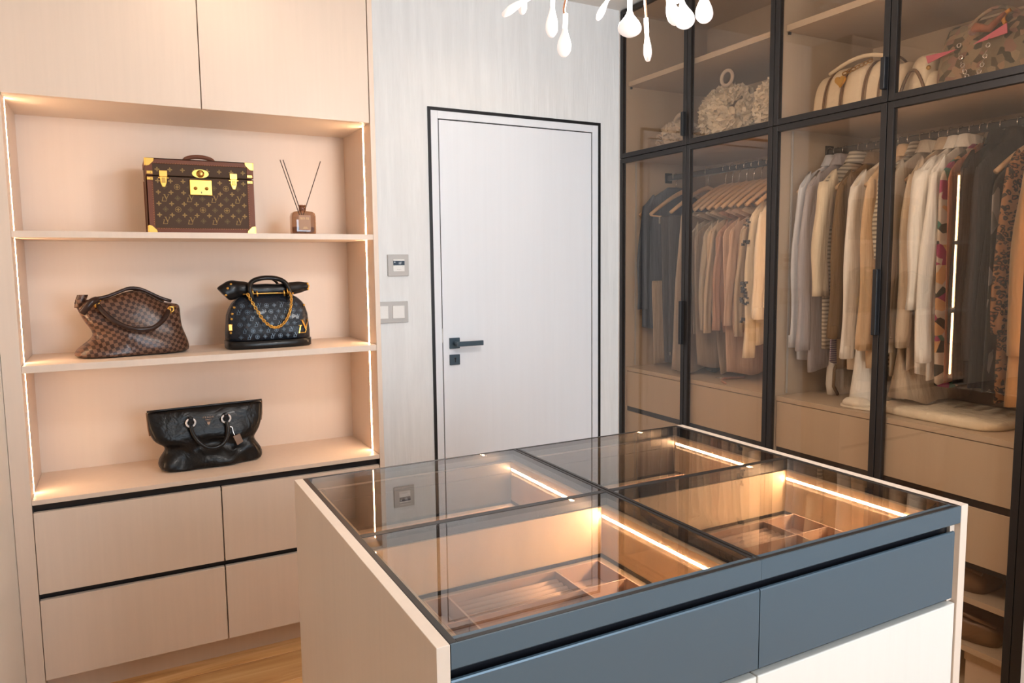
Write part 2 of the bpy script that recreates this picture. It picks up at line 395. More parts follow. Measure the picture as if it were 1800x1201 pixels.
# jewellery organisers in the compartments
def organiser(loc, label):
    t = thing('jewellery_organiser', label, 'organiser', loc, 0, 'jewellery organisers under the island glass')
    # local: x 0..0.40, y 0..0.27 (y=0.27 back)
    w, d, h = .370, .272, .036
    T = .0035
    m_ = MB().box(0, w, 0, d, 0, .002)
    m_.box(0, w, 0, T, .002, h).box(0, w, d-T, d, .002, h).box(0, T, T, d-T, .002, h).box(w-T, w, T, d-T, .002, h)
    obj('tray', m_, org_m, t, world=False, bevel=.0006, seg=1)
    for a in (.046, .270): obj('divider', B(a-T/2, a+T/2, T, d-T, .002, h-.001), org_m, t, world=False)
    for a, b in ((T, .046-T/2), (.046+T/2, .270-T/2), (.270+T/2, w-T)):
        obj('divider', B(a, b, .172, .172+T, .002, h-.001), org_m, t, world=False)
    for a, b in ((.270+T/2, w-T), (T, .046-T/2)):
        obj('divider', B(a, b, .085, .085+T, .002, h-.001), org_m, t, world=False)
    for k in range(5):
        yy = .1845+.0172*k
        obj('ring_roll', MB().tube([(.052, yy, .018), (.264, yy, .018)], .0082, 12), org_m, t, world=False, smooth=True)
    return t
og = organiser((.443, .930, .7617), 'beige jewellery organiser with ring rolls in the front left compartment')
dup(og, (.443+.553, .930, .7617), 'beige jewellery organiser with ring rolls in the front right compartment')
dup(og, (.443, 1.318, .7617), 'beige jewellery organiser in the back left compartment')
dup(og, (.443+.553, 1.318, .7617), 'beige jewellery organiser in the back right compartment')

# ------------------------------------------------------------------ wardrobe
J = [2.960, 2.4865, 2.013, 1.5488, 1.1000]
WB = 2.640; zsplit = 1.876
XF = R+.022
def frame_door(y0, y1, z0, z1, par, hside=None, hz=None):
    # y0>y1 ; frame of slim profile around a tinted pane
    a, b = y1+.0015, y0-.0015; w = .021; T = (R, R+.020)
    m_ = MB(); m_.box(*T, a, a+w, z0, z1).box(*T, b-w, b, z0, z1).box(*T, a+w, b-w, z0, z0+w).box(*T, a+w, b-w, z1-w, z1)
    dr = obj('door', m_, frame_m, par, bevel=.0008, seg=1)
    obj('glass_pane', B(R+.007, R+.0115, a+w-.002, b-w+.002, z0+w-.002, z1-w+.002), g_door, dr)
    if hside is not None:
        yc = a+.008 if hside < 0 else b-.008
        obj('handle', B(R-.018, R-.0005, yc-.008, yc+.008, hz[0], hz[1]), black, dr, bevel=.002)
def module(k, label, extra):
    ya, yb = J[k], J[k+2]
    w = thing('wardrobe', label, 'wardrobe', (R, yb, 0))
    obj('side_panel', B(XF, WB, ya-.018-(.0 if k else .004), ya-(.0 if k else .004), 0, CE-.003), wood_wr, w)
    obj('side_panel', B(XF, WB, yb+.0005, yb+.018, 0, CE-.003), wood_wr, w)
    obj('back_panel', B(WB, WB+.015, yb, ya-.002, 0, CE-.003), wood_wr, w)
    i0, i1 = yb+.0185, ya-.0225
    obj('shelf', B(XF+.012, WB-.001, i0, i1, 2.208, 2.230), wood_wr, w, bevel=.0006, seg=1)
    for yy in (i0+.03, i1-.03): pass
    obj('middle_board', B(XF, WB-.001, i0, i1, 1.866, 1.888), wood_wr, w)
    obj('top_board', B(XF, WB-.001, i0, i1, CE-.022, CE-.004), wood_wr, w)
    obj('drawer_top', B(XF+.004, WB-.001, i0, i1, .866, .884), wood_wr, w, bevel=.0006, seg=1)
    obj('shelf_pin', MB().box(XF+.02, XF+.030, i1-.006, i1, 2.198, 2.2075), black, w)
    ym = (ya+yb)/2
    obj('drawer', B(XF+.006, XF+.024, i0+.002, ym-.002, .692, .863), wood_wr, w, bevel=.0006, seg=1)
    obj('drawer', B(XF+.006, XF+.024, ym+.002, i1-.002, .692, .863), wood_wr, w, bevel=.0006, seg=1)
    obj('finger_channel', MB().box(XF+.012, XF+.026, i0, i1, .668, .692).box(XF+.012, XF+.026, i0, i1, .482, .500), channel, w)
    obj('drawer', B(XF+.006, XF+.024, i0+.002, ym-.002, .500, .668), wood_wr, w, bevel=.0006, seg=1)
    obj('drawer', B(XF+.006, XF+.024, ym+.002, i1-.002, .500, .668), wood_wr, w, bevel=.0006, seg=1)
    obj('base_board', B(XF, WB-.001, i0, i1, .0, .09), wood_wr, w)
    obj('low_shelf', B(XF+.01, WB-.001, i0, i1, .375, .393), wood_wr, w)
    obj('low_shelf', B(XF+.01, WB-.001, i0, i1, .225, .243), wood_wr, w)
    rl = MB(); rl.box(2.391, 2.409, i0+.004, i1-.004, 1.783, 1.808)
    r_ = obj('hanging_rail', rl, black, w, bevel=.004)
    for q0 in (i1-.006, i0): obj('rail_bracket', B(2.380, 2.420, q0, q0+.006, 1.772, 1.820), black, r_)
    obj('led_strip', B(2.165, 2.173, i0, i0+.003, .93, 1.86), led_w, w)
    obj('led_profile', B(2.200, 2.210, i1-.002, i1, .89, 1.86), plate, w)
    for j in (k, k+1):
        hs = -1 if j == k else 1
        first = (j == k)
        frame_door(J[j], J[j+1], .012, zsplit-.0015, w, hs if first else None, (1.035, 1.222) if k == 0 else (1.15, 1.36))
        frame_door(J[j], J[j+1], zsplit+.0015, CE-.005, w, hs if first else None, (1.915, 2.012))
    return w
m1 = module(0, 'glass-fronted wardrobe next to the white door, holding dark and beige clothes', None)
m2 = module(2, 'glass-fronted wardrobe at the right edge, holding white shirts and black jackets', None)
struct('trim_1', B(R-.003, XF, 2.9605, D-.0005, 0, CE), plain)
ec = obj('corner_post', B(R-.001, 2.66, 1.064, 1.0985, 0, CE-.002), frame_m, None)
tag(ec, 'dark upright end post at the right end of the wardrobes', 'post')
#--BODY--
# ------------------------------------------------------------------ patterned fabrics
def striped(name, c1, c2, scale, axis='Z', thin=.5):
    m, nt, b = base(name, c1, .85, spec=.2, sheen=.2)
    w = _n(nt, 'ShaderNodeTexWave', wave_type='BANDS', bands_direction=axis); nt.links.new(coords(nt), w.inputs[0])
    w.inputs['Scale'].default_value = scale; w.inputs['Distortion'].default_value = .6
    nt.links.new(ramp(nt, w.outputs[1], [(thin, c1), (thin+.08, c2)]), b.inputs['Base Color']); return m
def spotted(name, ground, mid, dark, scale):
    m, nt, b = base(name, ground, .8, spec=.2)
    co = coords(nt, (1, 1, 1.5)); nz = _n(nt, 'ShaderNodeTexNoise'); nt.links.new(co, nz.inputs[0]); nz.inputs['Scale'].default_value = 30
    mx = _n(nt, 'ShaderNodeMix', data_type='VECTOR'); nt.links.new(co, mx.inputs[4]); nt.links.new(nz.outputs[1], mx.inputs[5]); mx.inputs[0].default_value = .035
    v = _n(nt, 'ShaderNodeTexVoronoi'); nt.links.new(mx.outputs[1], v.inputs['Vector']); v.inputs['Scale'].default_value = scale
    nt.links.new(ramp(nt, v.outputs['Distance'], [(0, mid), (.22, mid), (.28, dark), (.48, dark), (.54, ground)]), b.inputs['Base Color']); return m
def patch(name, cols, scale, rough=.7, zs=1.):
    m, nt, b = base(name, cols[0], rough, spec=.3)
    v = _n(nt, 'ShaderNodeTexVoronoi'); nt.links.new(coords(nt, (1, 1, zs)), v.inputs['Vector']); v.inputs['Scale'].default_value = scale
    s = _n(nt, 'ShaderNodeSeparateColor'); nt.links.new(v.outputs['Color'], s.inputs[0])
    st = [(i/len(cols), c) for i, c in enumerate(cols)]
    nt.links.new(ramp(nt, s.outputs[0], st, 'CONSTANT'), b.inputs['Base Color']); return m
def leather(name, col, rough=.32, bstr=.25, scale=60, coat=.2):
    m, nt, b = base(name, col, rough, spec=.26, coat=coat*.4)
    co = coords(nt); f = noise(nt, co, scale, 4, .6); f2 = noise(nt, co, 11, 3, .6, .8)
    a = _n(nt, 'ShaderNodeMath', operation='MULTIPLY_ADD'); nt.links.new(f2, a.inputs[0]); a.inputs[1].default_value = 4; nt.links.new(f, a.inputs[2])
    bump(nt, b, a.outputs[0], bstr, .004); return m

navy = cloth('navy_wool', (.055, .070, .105), .12, sheen=0)
slate = cloth('slate_crepe', (.085, .085, .095), .1, sheen=0)
charcoal = cloth('black_wool', (.018, .016, .017), .2, sheen=0)
taupe = cloth('taupe_satin', (.42, .33, .26), .14, .6)
sand = cloth('sand_jersey', (.62, .49, .37), .12)
stone = cloth('stone_linen', (.52, .45, .37), .12)
blush = cloth('blush_jersey', (.68, .48, .37), .12)
rose = cloth('dusty_rose_jersey', (.48, .29, .22), .14)
creamc = cloth('cream_cotton', (.86, .75, .58), .08)
whitec = cloth('white_cotton', (.92, .89, .85), .06)
ivory = cloth('ivory_cotton', (.90, .82, .70), .08)
lilac = cloth('grey_lilac_cotton', (.46, .43, .47), .08)
palebl = cloth('pale_blue_cotton', (.70, .74, .84), .08)
olive = cloth('olive_brown_suede', (.20, .125, .062), .14, sheen=0)
caramel = cloth('caramel_twill', (.62, .42, .25), .1)
peach = cloth('peach_leather', (.80, .58, .38), .1, .5)
camel = cloth('camel_wool', (.31, .19, .095), .1)
rust = cloth('rust_silk', (.34, .12, .06), .14, .5)
teal = cloth('dark_teal_gap_shade', (.03, .06, .055), .2, sheen=0)
stripe_m = striped('grey_striped_cotton', (.62, .56, .46), (.26, .23, .20), 22, 'Z', .55)
stripe_v = striped('violet_striped_cotton', (.55, .48, .55), (.16, .12, .28), 40, 'Z', .5)
leop = spotted('leopard_print', (.29, .14, .06), (.22, .08, .03), (.012, .008, .006), 52)
scarfm = patch('multicoloured_silk', [(.02, .02, .02), (.55, .45, .36), (.04, .16, .13), (.30, .04, .12), (.5, .42, .36), (.02, .03, .03), (.55, .30, .14)], 22, .5, 1.3)
dotm = patch('mottled_black_and_white', [(.02, .02, .02), (.02, .02, .02), (.34, .32, .31), (.02, .02, .02), (.18, .17, .17)], 20, .7, .7)
silver = base('satin_silver', (.95, .95, .97), .25, .35)[0]
pinkm = base('pink_ribbon', (.62, .13, .18), .5)[0]
orangem = base('orange_tag', (.62, .26, .03), .4)[0]
hgwood = grain('pale_beech', (.58, .38, .22), .35, .12, (40, 40, 6))
hgrose = base('rose_velvet_hanger', (.55, .30, .22), .7)[0]

# ------------------------------------------------------------------ hangers and garments
ZR = 1.806
def hanger(y, label, group, m=hgwood, drop=.055, rz=0, half=.205, fall=.115):
    t = thing('clothes_hanger', label, 'hanger', (2.40, y, ZR+.004), rz, group)
    hk = MB(); pts = []
    for k in range(11):
        a = pi*(-.22 + 1.22*k/10); pts.append((-.019*cos(a)*1, 0, -.014+.019*sin(a)))
    pts = [(.0175*cos(pi*(1.15-1.15*k/10)), 0, -.014+.0175*sin(pi*(1.15-1.15*k/10))) for k in range(11)]
    pts += [(.015, 0, -.025), (.004, 0, -.037), (0, 0, -.055-drop+.03)]
    hk.tube(pts, .0019, 6); obj('hook', hk, chrome, t, world=False, smooth=True)
    zc = -.055-drop+.03
    ar = MB(); L = []
    for k in range(15):
        u = -1+2*k/14; x = half*u; z = zc - .006 - fall*abs(u)**1.35
        L.append((x, 0.012*abs(u)**2, z))
    ar.tube(L, [.011-.003*abs(-1+2*k/14) for k in range(15)], 8)
    obj('shoulder_bar', ar, m, t, world=False, smooth=True)
    return t
GS = [0]
def garment(name, y, ztop, hem, wt, wh, th, m, label, cat, sleeve=None, neck=.05, rz=0., group=None, fold=.010, seed=None, flat=False, xoff=0, cuff=None, collar=None, th2=None, skew=0):
    GS[0] += 1; ztop = min(ztop, 1.752); hem = max(hem, .902) if hem < .95 else hem; rs = random.Random(seed or GS[0]*13)
    t = thing(name, label, cat, (2.40+xoff, y, hem), rz, group)
    ph, kf, ph2 = rs.uniform(0, 6), rs.uniform(3.2, 5), rs.uniform(0, 6)
    H = ztop-hem; N = 44; th *= .8; th2 = th2 and th2*.9; fold *= .8
    if flat: lev = [(0, wt*.98, .35), (.012, wt, .6)]
    else: lev = [(0, neck, .5), (.012, neck+.02, .7), (.035, wt*.55, .85), (.062, wt*.80, .95), (.090, wt*.95, 1), (.115, wt, 1)]
    d0 = lev[-1][0]; n = 15
    for k in range(1, n+1):
        u = k/n; lev.append((d0+(H-d0)*u, wt+(wh-wt)*u**1.3, 1+(u*.3)))
    rings = []
    t2 = th2 or th
    for (d, w, s) in lev:
        u = d/H; tt = (th+(t2-th)*u**4)*s; am = fold*min(1, u*2.2+.08)
        rg = []
        for j in range(N):
            a = 2*pi*j/N; ca, sa = cos(a), sin(a)
            x = w*math.copysign(abs(ca)**.75, ca); yy = tt*math.copysign(abs(sa)**.8, sa)
            wv = sin(x/wt*kf*2+ph+u*1.2)+.5*sin(x/wt*kf*4.1+ph2-u*.8)
            yy += am*wv*(1 if sa > 0 else .75); x += am*.22*sin(u*4+ph+sa*2) + skew*u
            z = H-d + (.012*sin(x/wt*5+ph)*u**4)
            rg.append((x, yy, z))
        rings.append(rg)
    b_ = obj('body', MB().rings(rings), m, t, world=False, smooth=True)
    if sleeve:
        sl, r, sm = sleeve[0], sleeve[1], (sleeve[2] if len(sleeve) > 2 else m)
        for sd in (-1, 1):
            rings = []; K = 16
            for k in range(K+1):
                u = k/K; d = sl*u
                cx = sd*(wt*.80+ (.030)*sin(min(1, u*1.6)*pi/2) + .006*u); rr = r*(1-.22*u)*(1 if k > 1 else (.55, .88)[k])
                wob = .0022*sin(u*11+ph)
                rg = []
                for j in range(24):
                    a = 2*pi*j/24
                    wo = wob+.0035*sin(3*a+ph+u*2.5)+.002*sin(5*a+ph2-u*4)*u
                    rg.append((cx+(rr+wo)*cos(a)*.92, (rr*.44+wo*.8)*sin(a)+.004*sin(u*7+ph2), H-.060-d+ (.03*(-sd*cos(a)-.2) if k == 0 else 0)))
                rings.append(rg)
            obj('sleeve', MB().rings(rings), sm, t, world=False, smooth=True)
            if cuff:
                cx = sd*(wt*.80+.030*sin(min(1, 1.6)*pi/2)+.006); r9 = r*.74
                obj('cuff', MB().lathe([(r9*.98, 0), (r9*1.03, .001), (r9*1.02, .045), (r9*.96, .046)], (cx, .004*sin(9+ph2), H-.060-sl-.004), 16, .92, .46), cuff, t, world=False, smooth=True)
    if collar:
        rings = []
        for k, (z, w, tt) in enumerate([(-.020, neck+.028, .036), (0.004, neck+.012, .032), (.022, neck+.004, .028), (.024, neck-.006, .022), (.004, neck-.004, .020)]):
            rings.append([(w*cos(2*pi*j/20), tt*sin(2*pi*j/20), H+z+.006*cos(2*pi*j/20+pi)) for j in range(20)])
        obj('collar', MB().rings(rings, cap=False), collar, t, world=False, smooth=True)
    return t
def buttons(t, pts, m, r=.006):
    for (x, y, z) in pts:
        obj('button', MB().lathe([(.0005, -.002), (r, -.002), (r, .002), (.0005, .002)], (0, 0, 0), 10), m, t, world=False)
        o = list(t.children)[-1]
    ch = [c for c in t.children if c.name.startswith('button')][-len(pts):]
    for c, p in zip(ch, pts): c.location = p; c.rotation_euler = (pi/2, 0, 0)
G1 = 'hangers on the left wardrobe rail'
G2 = 'hangers on the right wardrobe rail'
L1 = 'wooden clothes hanger on the rail of the left-hand wardrobe'
L2 = 'chrome-hooked clothes hanger on the rail of the right-hand wardrobe'
# left wardrobe, from the door side to the centre
h1 = hanger(2.880, 'chrome-hooked hanger under the navy garment nearest the white door', None)
garment('long_coat', 2.878, 1.745, 1.08, .20, .195, .030, navy, 'long navy coat nearest the white door, pale skirt hem below it', 'coat', sleeve=(.52, .042))
garment('skirt', 2.842, 1.30, .905, .17, .16, .012, sand, 'sand skirt hem showing below the navy coat', 'skirt', flat=True, fold=.006)
hz = hanger(2.800, 'bare pale wooden hanger standing out against the navy clothes', None)
clip = MB().tube([(-.205, .012, -.205), (-.11, .004, -.212), (.11, .004, -.212), (.205, .012, -.205)], .0035, 8)
obj('trouser_bar', clip, hgwood, hz, world=False, smooth=True)
for x in (-.155, -.10): obj('clip', MB().box(x-.006, x+.006, -.006, .010, -.245, -.205), chrome, hz, world=False, bevel=.002)
cp = garment('jumpsuit', 2.752, 1.60, .925, .19, .155, .020, slate, 'long slate jumpsuit behind the bare wooden hanger', 'jumpsuit', flat=True, fold=.008)
obj('zip_pull', MB().box(-.150, -.145, -.026, -.022, .20, .225).box(-.150, -.145, -.026, -.022, .03, .055), chrome, cp, world=False)
garment('dark_dress', 2.700, 1.60, .965, .19, .175, .016, slate, 'dark grey dress between the jumpsuit and the flared gown', 'dress', flat=True)
hanger(2.655, 'wooden hanger between the dark grey dress and the flared taupe gown', G1)
garment('gown', 2.618, 1.60, .886, .185, .225, .016, taupe, 'floor-length taupe gown flaring onto the drawer top', 'gown', flat=True, fold=.014, th2=.030)
row = [  # y, ztop, hem, mat, kind, label, th, sleeve
 (2.545, 1.605, 1.06, stone, 'jersey_blouse', 'stone grey top, first of the tops right of the door post', .013, (.47, .024)),
 (2.503, 1.60, .93, taupe, 'dress', 'long taupe slip dress behind the tops', .011, None),
 (2.462, 1.605, 1.10, stone, 'blouse', 'stone pleated blouse between the taupe dress and sand top', .013, (.45, .024)),
 (2.418, 1.605, 1.14, sand, 'jersey_blouse', 'sand ribbed top at the middle of the beige row', .012, (.46, .024)),
 (2.376, 1.60, 1.10, rose, 'jersey_blouse', 'dusty rose top darker than its neighbours', .012, (.44, .024)),
 (2.334, 1.605, .915, blush, 'dress', 'long blush dress reaching down to the drawer top', .012, None),
 (2.292, 1.605, 1.10, blush, 'jersey_blouse', 'blush top just right of the long blush dress', .012, (.42, .024)),
 (2.248, 1.605, 1.12, sand, 'cardigan', 'sand cardigan beside the flower-embroidered blouse', .013, (.46, .026))]
for i, (y, zt, hm, mm, nm, lb, th, sl) in enumerate(row):
    g = garment(nm, y, zt, hm, .200, .165 if hm > 1 else .17, th, mm, lb, 'top' if nm == 'jersey_blouse' else nm, sleeve=sl, flat=False, neck=.172, rz=random.uniform(-.06, .06), fold=.009)
    dup(h1, (2.40, y-.004, ZR+.004), 'wooden hanger holding the '+lb.split(',')[0], G1, 0)
h1a = [o for o in COL.objects if o.parent is None and o.name.startswith('clothes_hanger')]
# embroidered blouse
fb = garment('embroidered_blouse', 2.195, 1.665, 1.065, .200, .185, .016, creamc, 'cream blouse embroidered with dark flowers, beside the centre divider', 'blouse', sleeve=(.60, .040), neck=.06, rz=.05, fold=.012)
fl = MB(); rs = random.Random(3)
for (cx, cz, n) in ((-.175, .46, 4), (-.17, .39, 4), (-.155, .22, 15), (-.165, .175, 9), (-.16, .09, 3)):
    for k in range(n):
        x = cx+rs.uniform(-.026, .026); z = cz+rs.uniform(-.022, .022); r = rs.uniform(.004, .009)
        yq = (x-cx)*.6-.004; fl.poly([(-.2405+abs(yq)*.25, yq+r*cos(a*pi/4)*(1 if a % 2 else .55), z+r*sin(a*pi/4)*(1 if a % 2 else .55)) for a in range(8)], (1, 0, 0), .010)
fo = obj('embroidery', fl, slate, fb, world=False); fo['label'] = 'dark flower embroidery'
dup(h1, (2.40, 2.196, ZR+.004), 'wooden hanger holding the flower-embroidered blouse', G1, 0)
garment('cream_shirt', 2.140, 1.665, 1.20, .200, .18, .014, ivory, 'cream shirt pressed against the centre divider', 'shirt', sleeve=(.44, .036), neck=.06, fold=.010, cuff=ivory)
dup(h1, (2.40, 2.141, ZR+.004), 'wooden hanger holding the cream shirt beside the centre divider', G1, 0)
garment('trousers', 2.440, 1.30, .900, .10, .062, .011, taupe, 'taupe trousers hanging behind the beige tops, hem near the drawer top', 'trousers', flat=True, fold=.003, xoff=-.06, skew=.02)
garment('trousers', 2.520, 1.25, .905, .11, .12, .007, teal, 'dark teal sheet for the shaded gap low behind the long taupe dress', 'trousers', flat=True, fold=.003, xoff=.0)  # dark sheet put in for the shaded gap between the garments
ph = thing('fallen_hanger', 'pink hanger lying on the drawer top below the dresses', 'hanger', (2.26, 2.34, .8855), .4)
obj('shoulder_bar', MB().tube([(-.10, -.02, .004), (-.05, .02, .005), (0, .035, .006), (.05, .02, .005), (.10, -.02, .004)], .0045, 8), hgrose, ph, world=False, smooth=True)
obj('hook', MB().tube([(0, .035, .006), (0, .06, .006), (.012, .075, .006), (.022, .062, .006)], .0016, 6), chrome, ph, world=False, smooth=True)

# right wardrobe
h2 = hanger(1.986, 'empty hanger against the centre divider at the left end of the right wardrobe rail', G2, half=.160, fall=.085)
def gh(y, *a, **k): 
    dup(h2, (2.40, y, ZR+.004), 'hanger holding the '+a[7], G2, 0); return garment(a[0], y, *a[1:], **k)
gh(1.954, 'blue_shirt', 1.755, 1.03, .205, .17, .016, palebl, 'pale blue shirt nearest the centre divider', 'shirt', sleeve=(.62, .034), cuff=palebl, collar=palebl)
gh(1.915, 'lilac_shirt', 1.755, .99, .205, .18, .022, lilac, 'grey-lilac shirt just right of the pale blue one', 'shirt', sleeve=(.63, .042), cuff=lilac, collar=lilac)
gh(1.850, 'striped_shirt', 1.765, 1.075, .20, .17, .022, stripe_m, 'grey striped shirt with one cream sleeve', 'shirt', sleeve=(.43, .052, creamc), collar=stripe_m)
gh(1.813, 'violet_blouse', 1.70, 1.02, .175, .17, .007, stripe_v, 'violet striped blouse hem peeping below the cream sleeve', 'blouse')
oj = gh(1.776, 'suede_jacket', 1.74, 1.02, .205, .19, .016, olive, 'olive brown jacket with brass buttons', 'jacket', sleeve=(.56, .042), cuff=olive, collar=olive)
buttons(oj, [(-.17, -.040, .10), (-.15, -.040, .055)], gold)
gh(1.722, 'cream_jacket', 1.735, 1.02, .205, .18, .022, ivory, 'ivory jacket with long white sleeve, right of the olive one', 'jacket', sleeve=(.62, .044, whitec), cuff=whitec)
tj = gh(1.655, 'peach_jacket', 1.75, 1.03, .205, .185, .026, peach, 'peach leather jacket with dark buttons behind the middle door frame', 'jacket', sleeve=(.60, .045), cuff=peach, collar=peach)
buttons(tj, [(-.165, -.045, .50), (-.165, -.045, .38), (-.15, -.048, .17), (-.16, -.048, .08)], black, .007)
obj('pocket_flap', MB().box(-.17, -.11, -.050, -.040, .085, .12), peach, tj, world=False, bevel=.004)
gh(1.690, 'white_dress', 1.60, .895, .15, .20, .006, whitec, 'long white dress reaching the drawer top below the peach jacket', 'dress', flat=True, fold=.008, th2=.045)
wn_ = [(1.612, 1.765, 1.035, stripe_m, 'grey striped sweater at the right of the middle door frame', .016, (.30, .040), 'sweater'),
 (1.576, 1.755, 1.00, ivory, 'ivory shirt behind the right-hand striped sweater', .013, (.60, .042), 'shirt'),
 (1.514, 1.760, 1.03, sand, 'sand shirt between the ivory shirt and the bright white ones', .012, (.58, .040), 'shirt'),
 (1.480, 1.765, 1.03, whitec, 'bright white shirt with a shorter wide sleeve', .013, (.46, .056), 'shirt'),
 (1.445, 1.765, 1.02, whitec, 'bright white shirt beside the patterned silk dress', .013, (.62, .042), 'shirt')]
for (y, zt, hm, mm, lb, th, sl, cat) in wn_:
    gh(y, 'shirt' if cat == 'shirt' else 'striped_sweater', zt, hm, .205, .185, th, mm, lb, cat, sleeve=sl, collar=mm, cuff=mm if sl[0] > .5 else None, fold=.007)
gh(1.545, 'tunic', 1.60, .93, .15, .20, .005, sand, 'crumpled taupe tunic hem below the white shirts', 'tunic', flat=True, fold=.008, th2=.05)
gh(1.412, 'silk_dress', 1.745, 1.00, .200, .185, .014, scarfm, 'multicoloured silk dress with teal and magenta pattern', 'dress', fold=.006)
gh(1.388, 'rust_blouse', 1.745, 1.02, .204, .19, .010, rust, 'rust red silk blouse against the black jackets', 'blouse', fold=.006)
gh(1.350, 'black_jacket', 1.750, 1.02, .205, .19, .012, charcoal, 'black jacket nearest the rust blouse', 'jacket', sleeve=(.55, .034), collar=charcoal, fold=.004)
gh(1.300, 'black_coat', 1.755, 1.00, .208, .20, .020, charcoal, 'wide black coat right of the black jacket', 'coat', sleeve=(.60, .036), collar=charcoal, fold=.004)
gh(1.262, 'mottled_dress', 1.70, .99, .195, .20, .012, dotm, 'black dress mottled with white beside the leopard print', 'dress', fold=.006)
gh(1.222, 'leopard_dress', 1.735, .985, .200, .205, .018, leop, 'leopard print dress at the right end of the rail', 'dress', sleeve=(.50, .038), fold=.008)
gh(1.168, 'camel_coat', 1.74, .985, .205, .225, .018, camel, 'camel coat at the very right end of the rail', 'coat', sleeve=(.56, .05), collar=camel)
# things on the drawer top and low shelves
fc = MB()
rg = []
for k, (z, e) in enumerate([(0, .98), (.006, 1.0), (.018, 1.0), (.026, .96), (.030, .8)]):
    rg.append([((.14*e)*math.copysign(abs(cos(a))**.35, cos(a))+.004*sin(3*a), (.20*e)*math.copysign(abs(sin(a))**.35, sin(a))+.004*sin(5*a+z*90), z+.004*sin(4*a)*(k > 2)) for a in [2*pi*j/40 for j in range(40)]])
fc.rings(rg)
o = obj('folded_cloth', fc, creamc, None, smooth=True); o.location = (2.335, 1.42, .886); tag(o, 'folded cream cloth lying on the drawer top under the white shirts', 'cloth')
tb = thing('cotton_tote', 'white cotton tote with a dark looped handle standing behind the olive jacket', 'tote bag', (2.44, 1.905, .886), .1)
obj('pouch', MB().rings([[(.12*e*math.copysign(abs(cos(a))**.5, cos(a)), .026*f*sin(a)+.004*sin(5*a), z) for a in [2*pi*j/28 for j in range(28)]] for z, e, f in [(0, .95, .9), (.04, 1.02, 1.1), (.10, 1, 1), (.16, .97, .6), (.165, .96, .4)]]), whitec, tb, world=False, smooth=True)
obj('handle', MB().tube([(-.10, -.03, .15), (-.135, -.032, .10), (-.138, -.032, .04), (-.11, -.032, .006)], .006, 8), olive, tb, world=False, smooth=True)
sl = thing('slipper', 'pale slipper on the drawer top beside the middle door frame', 'slipper', (2.215, 1.655, .886), .25)
obj('sole', MB().rings([[(.035*cos(a), .085*sin(a), z) for a in [2*pi*j/20 for j in range(20)]] for z in (0, .008)]), ivory, sl, world=False, smooth=False)
obj('upper', MB().rings([[(.034*e*cos(a), .03+.048*e*sin(a), z) for a in [2*pi*j/20 for j in range(20)]] for z, e in ((.008, 1), (.02, .95), (.03, .75), (.035, .3))]), ivory, sl, world=False, smooth=True)
brown_l = leather('brown_leather', (.20, .11, .06))
for i, (x, y, z, lab) in enumerate([(2.26, 1.335, .394, 'added brown folded form for a reflection on the upper low shelf at the right'), (2.25, 1.30, .244, 'added brown folded form for a reflection on the lower low shelf at the right')]):
    t = thing('added_brown_form', lab, 'bag', (x, y, z), .2*i)  # added brown forms where the door glass reflects the island side
    obj('body', MB().rings([[(.075*e*math.copysign(abs(cos(a))**.6, cos(a)), .12*e*math.copysign(abs(sin(a))**.6, sin(a))+.006*sin(3*a), zz) for a in [2*pi*j/32 for j in range(32)]] for zz, e in ((0, .95), (.02, 1), (.05, .93), (.068, .7), (.072, .4))]), brown_l, t, world=False, smooth=True)
    obj('strap', MB().tube([(-.05, -.10, .06), (-.07, -.03, .078), (-.03, .05, .080), (.02, .10, .066)], .006, 8), brown_l, t, world=False, smooth=True)
for y, lab in ((1.20, 'sand lidded box on the low wardrobe floor, right end'),):
    t = thing('storage_box', lab, 'box', (2.30, y, .0905))
    obj('body', B(-.11, .11, -.06, .06, 0, .095), wood_in, t, world=False, bevel=.002)
    obj('lid', B(-.113, .113, -.063, .063, .095, .120), sand, t, world=False, bevel=.002)

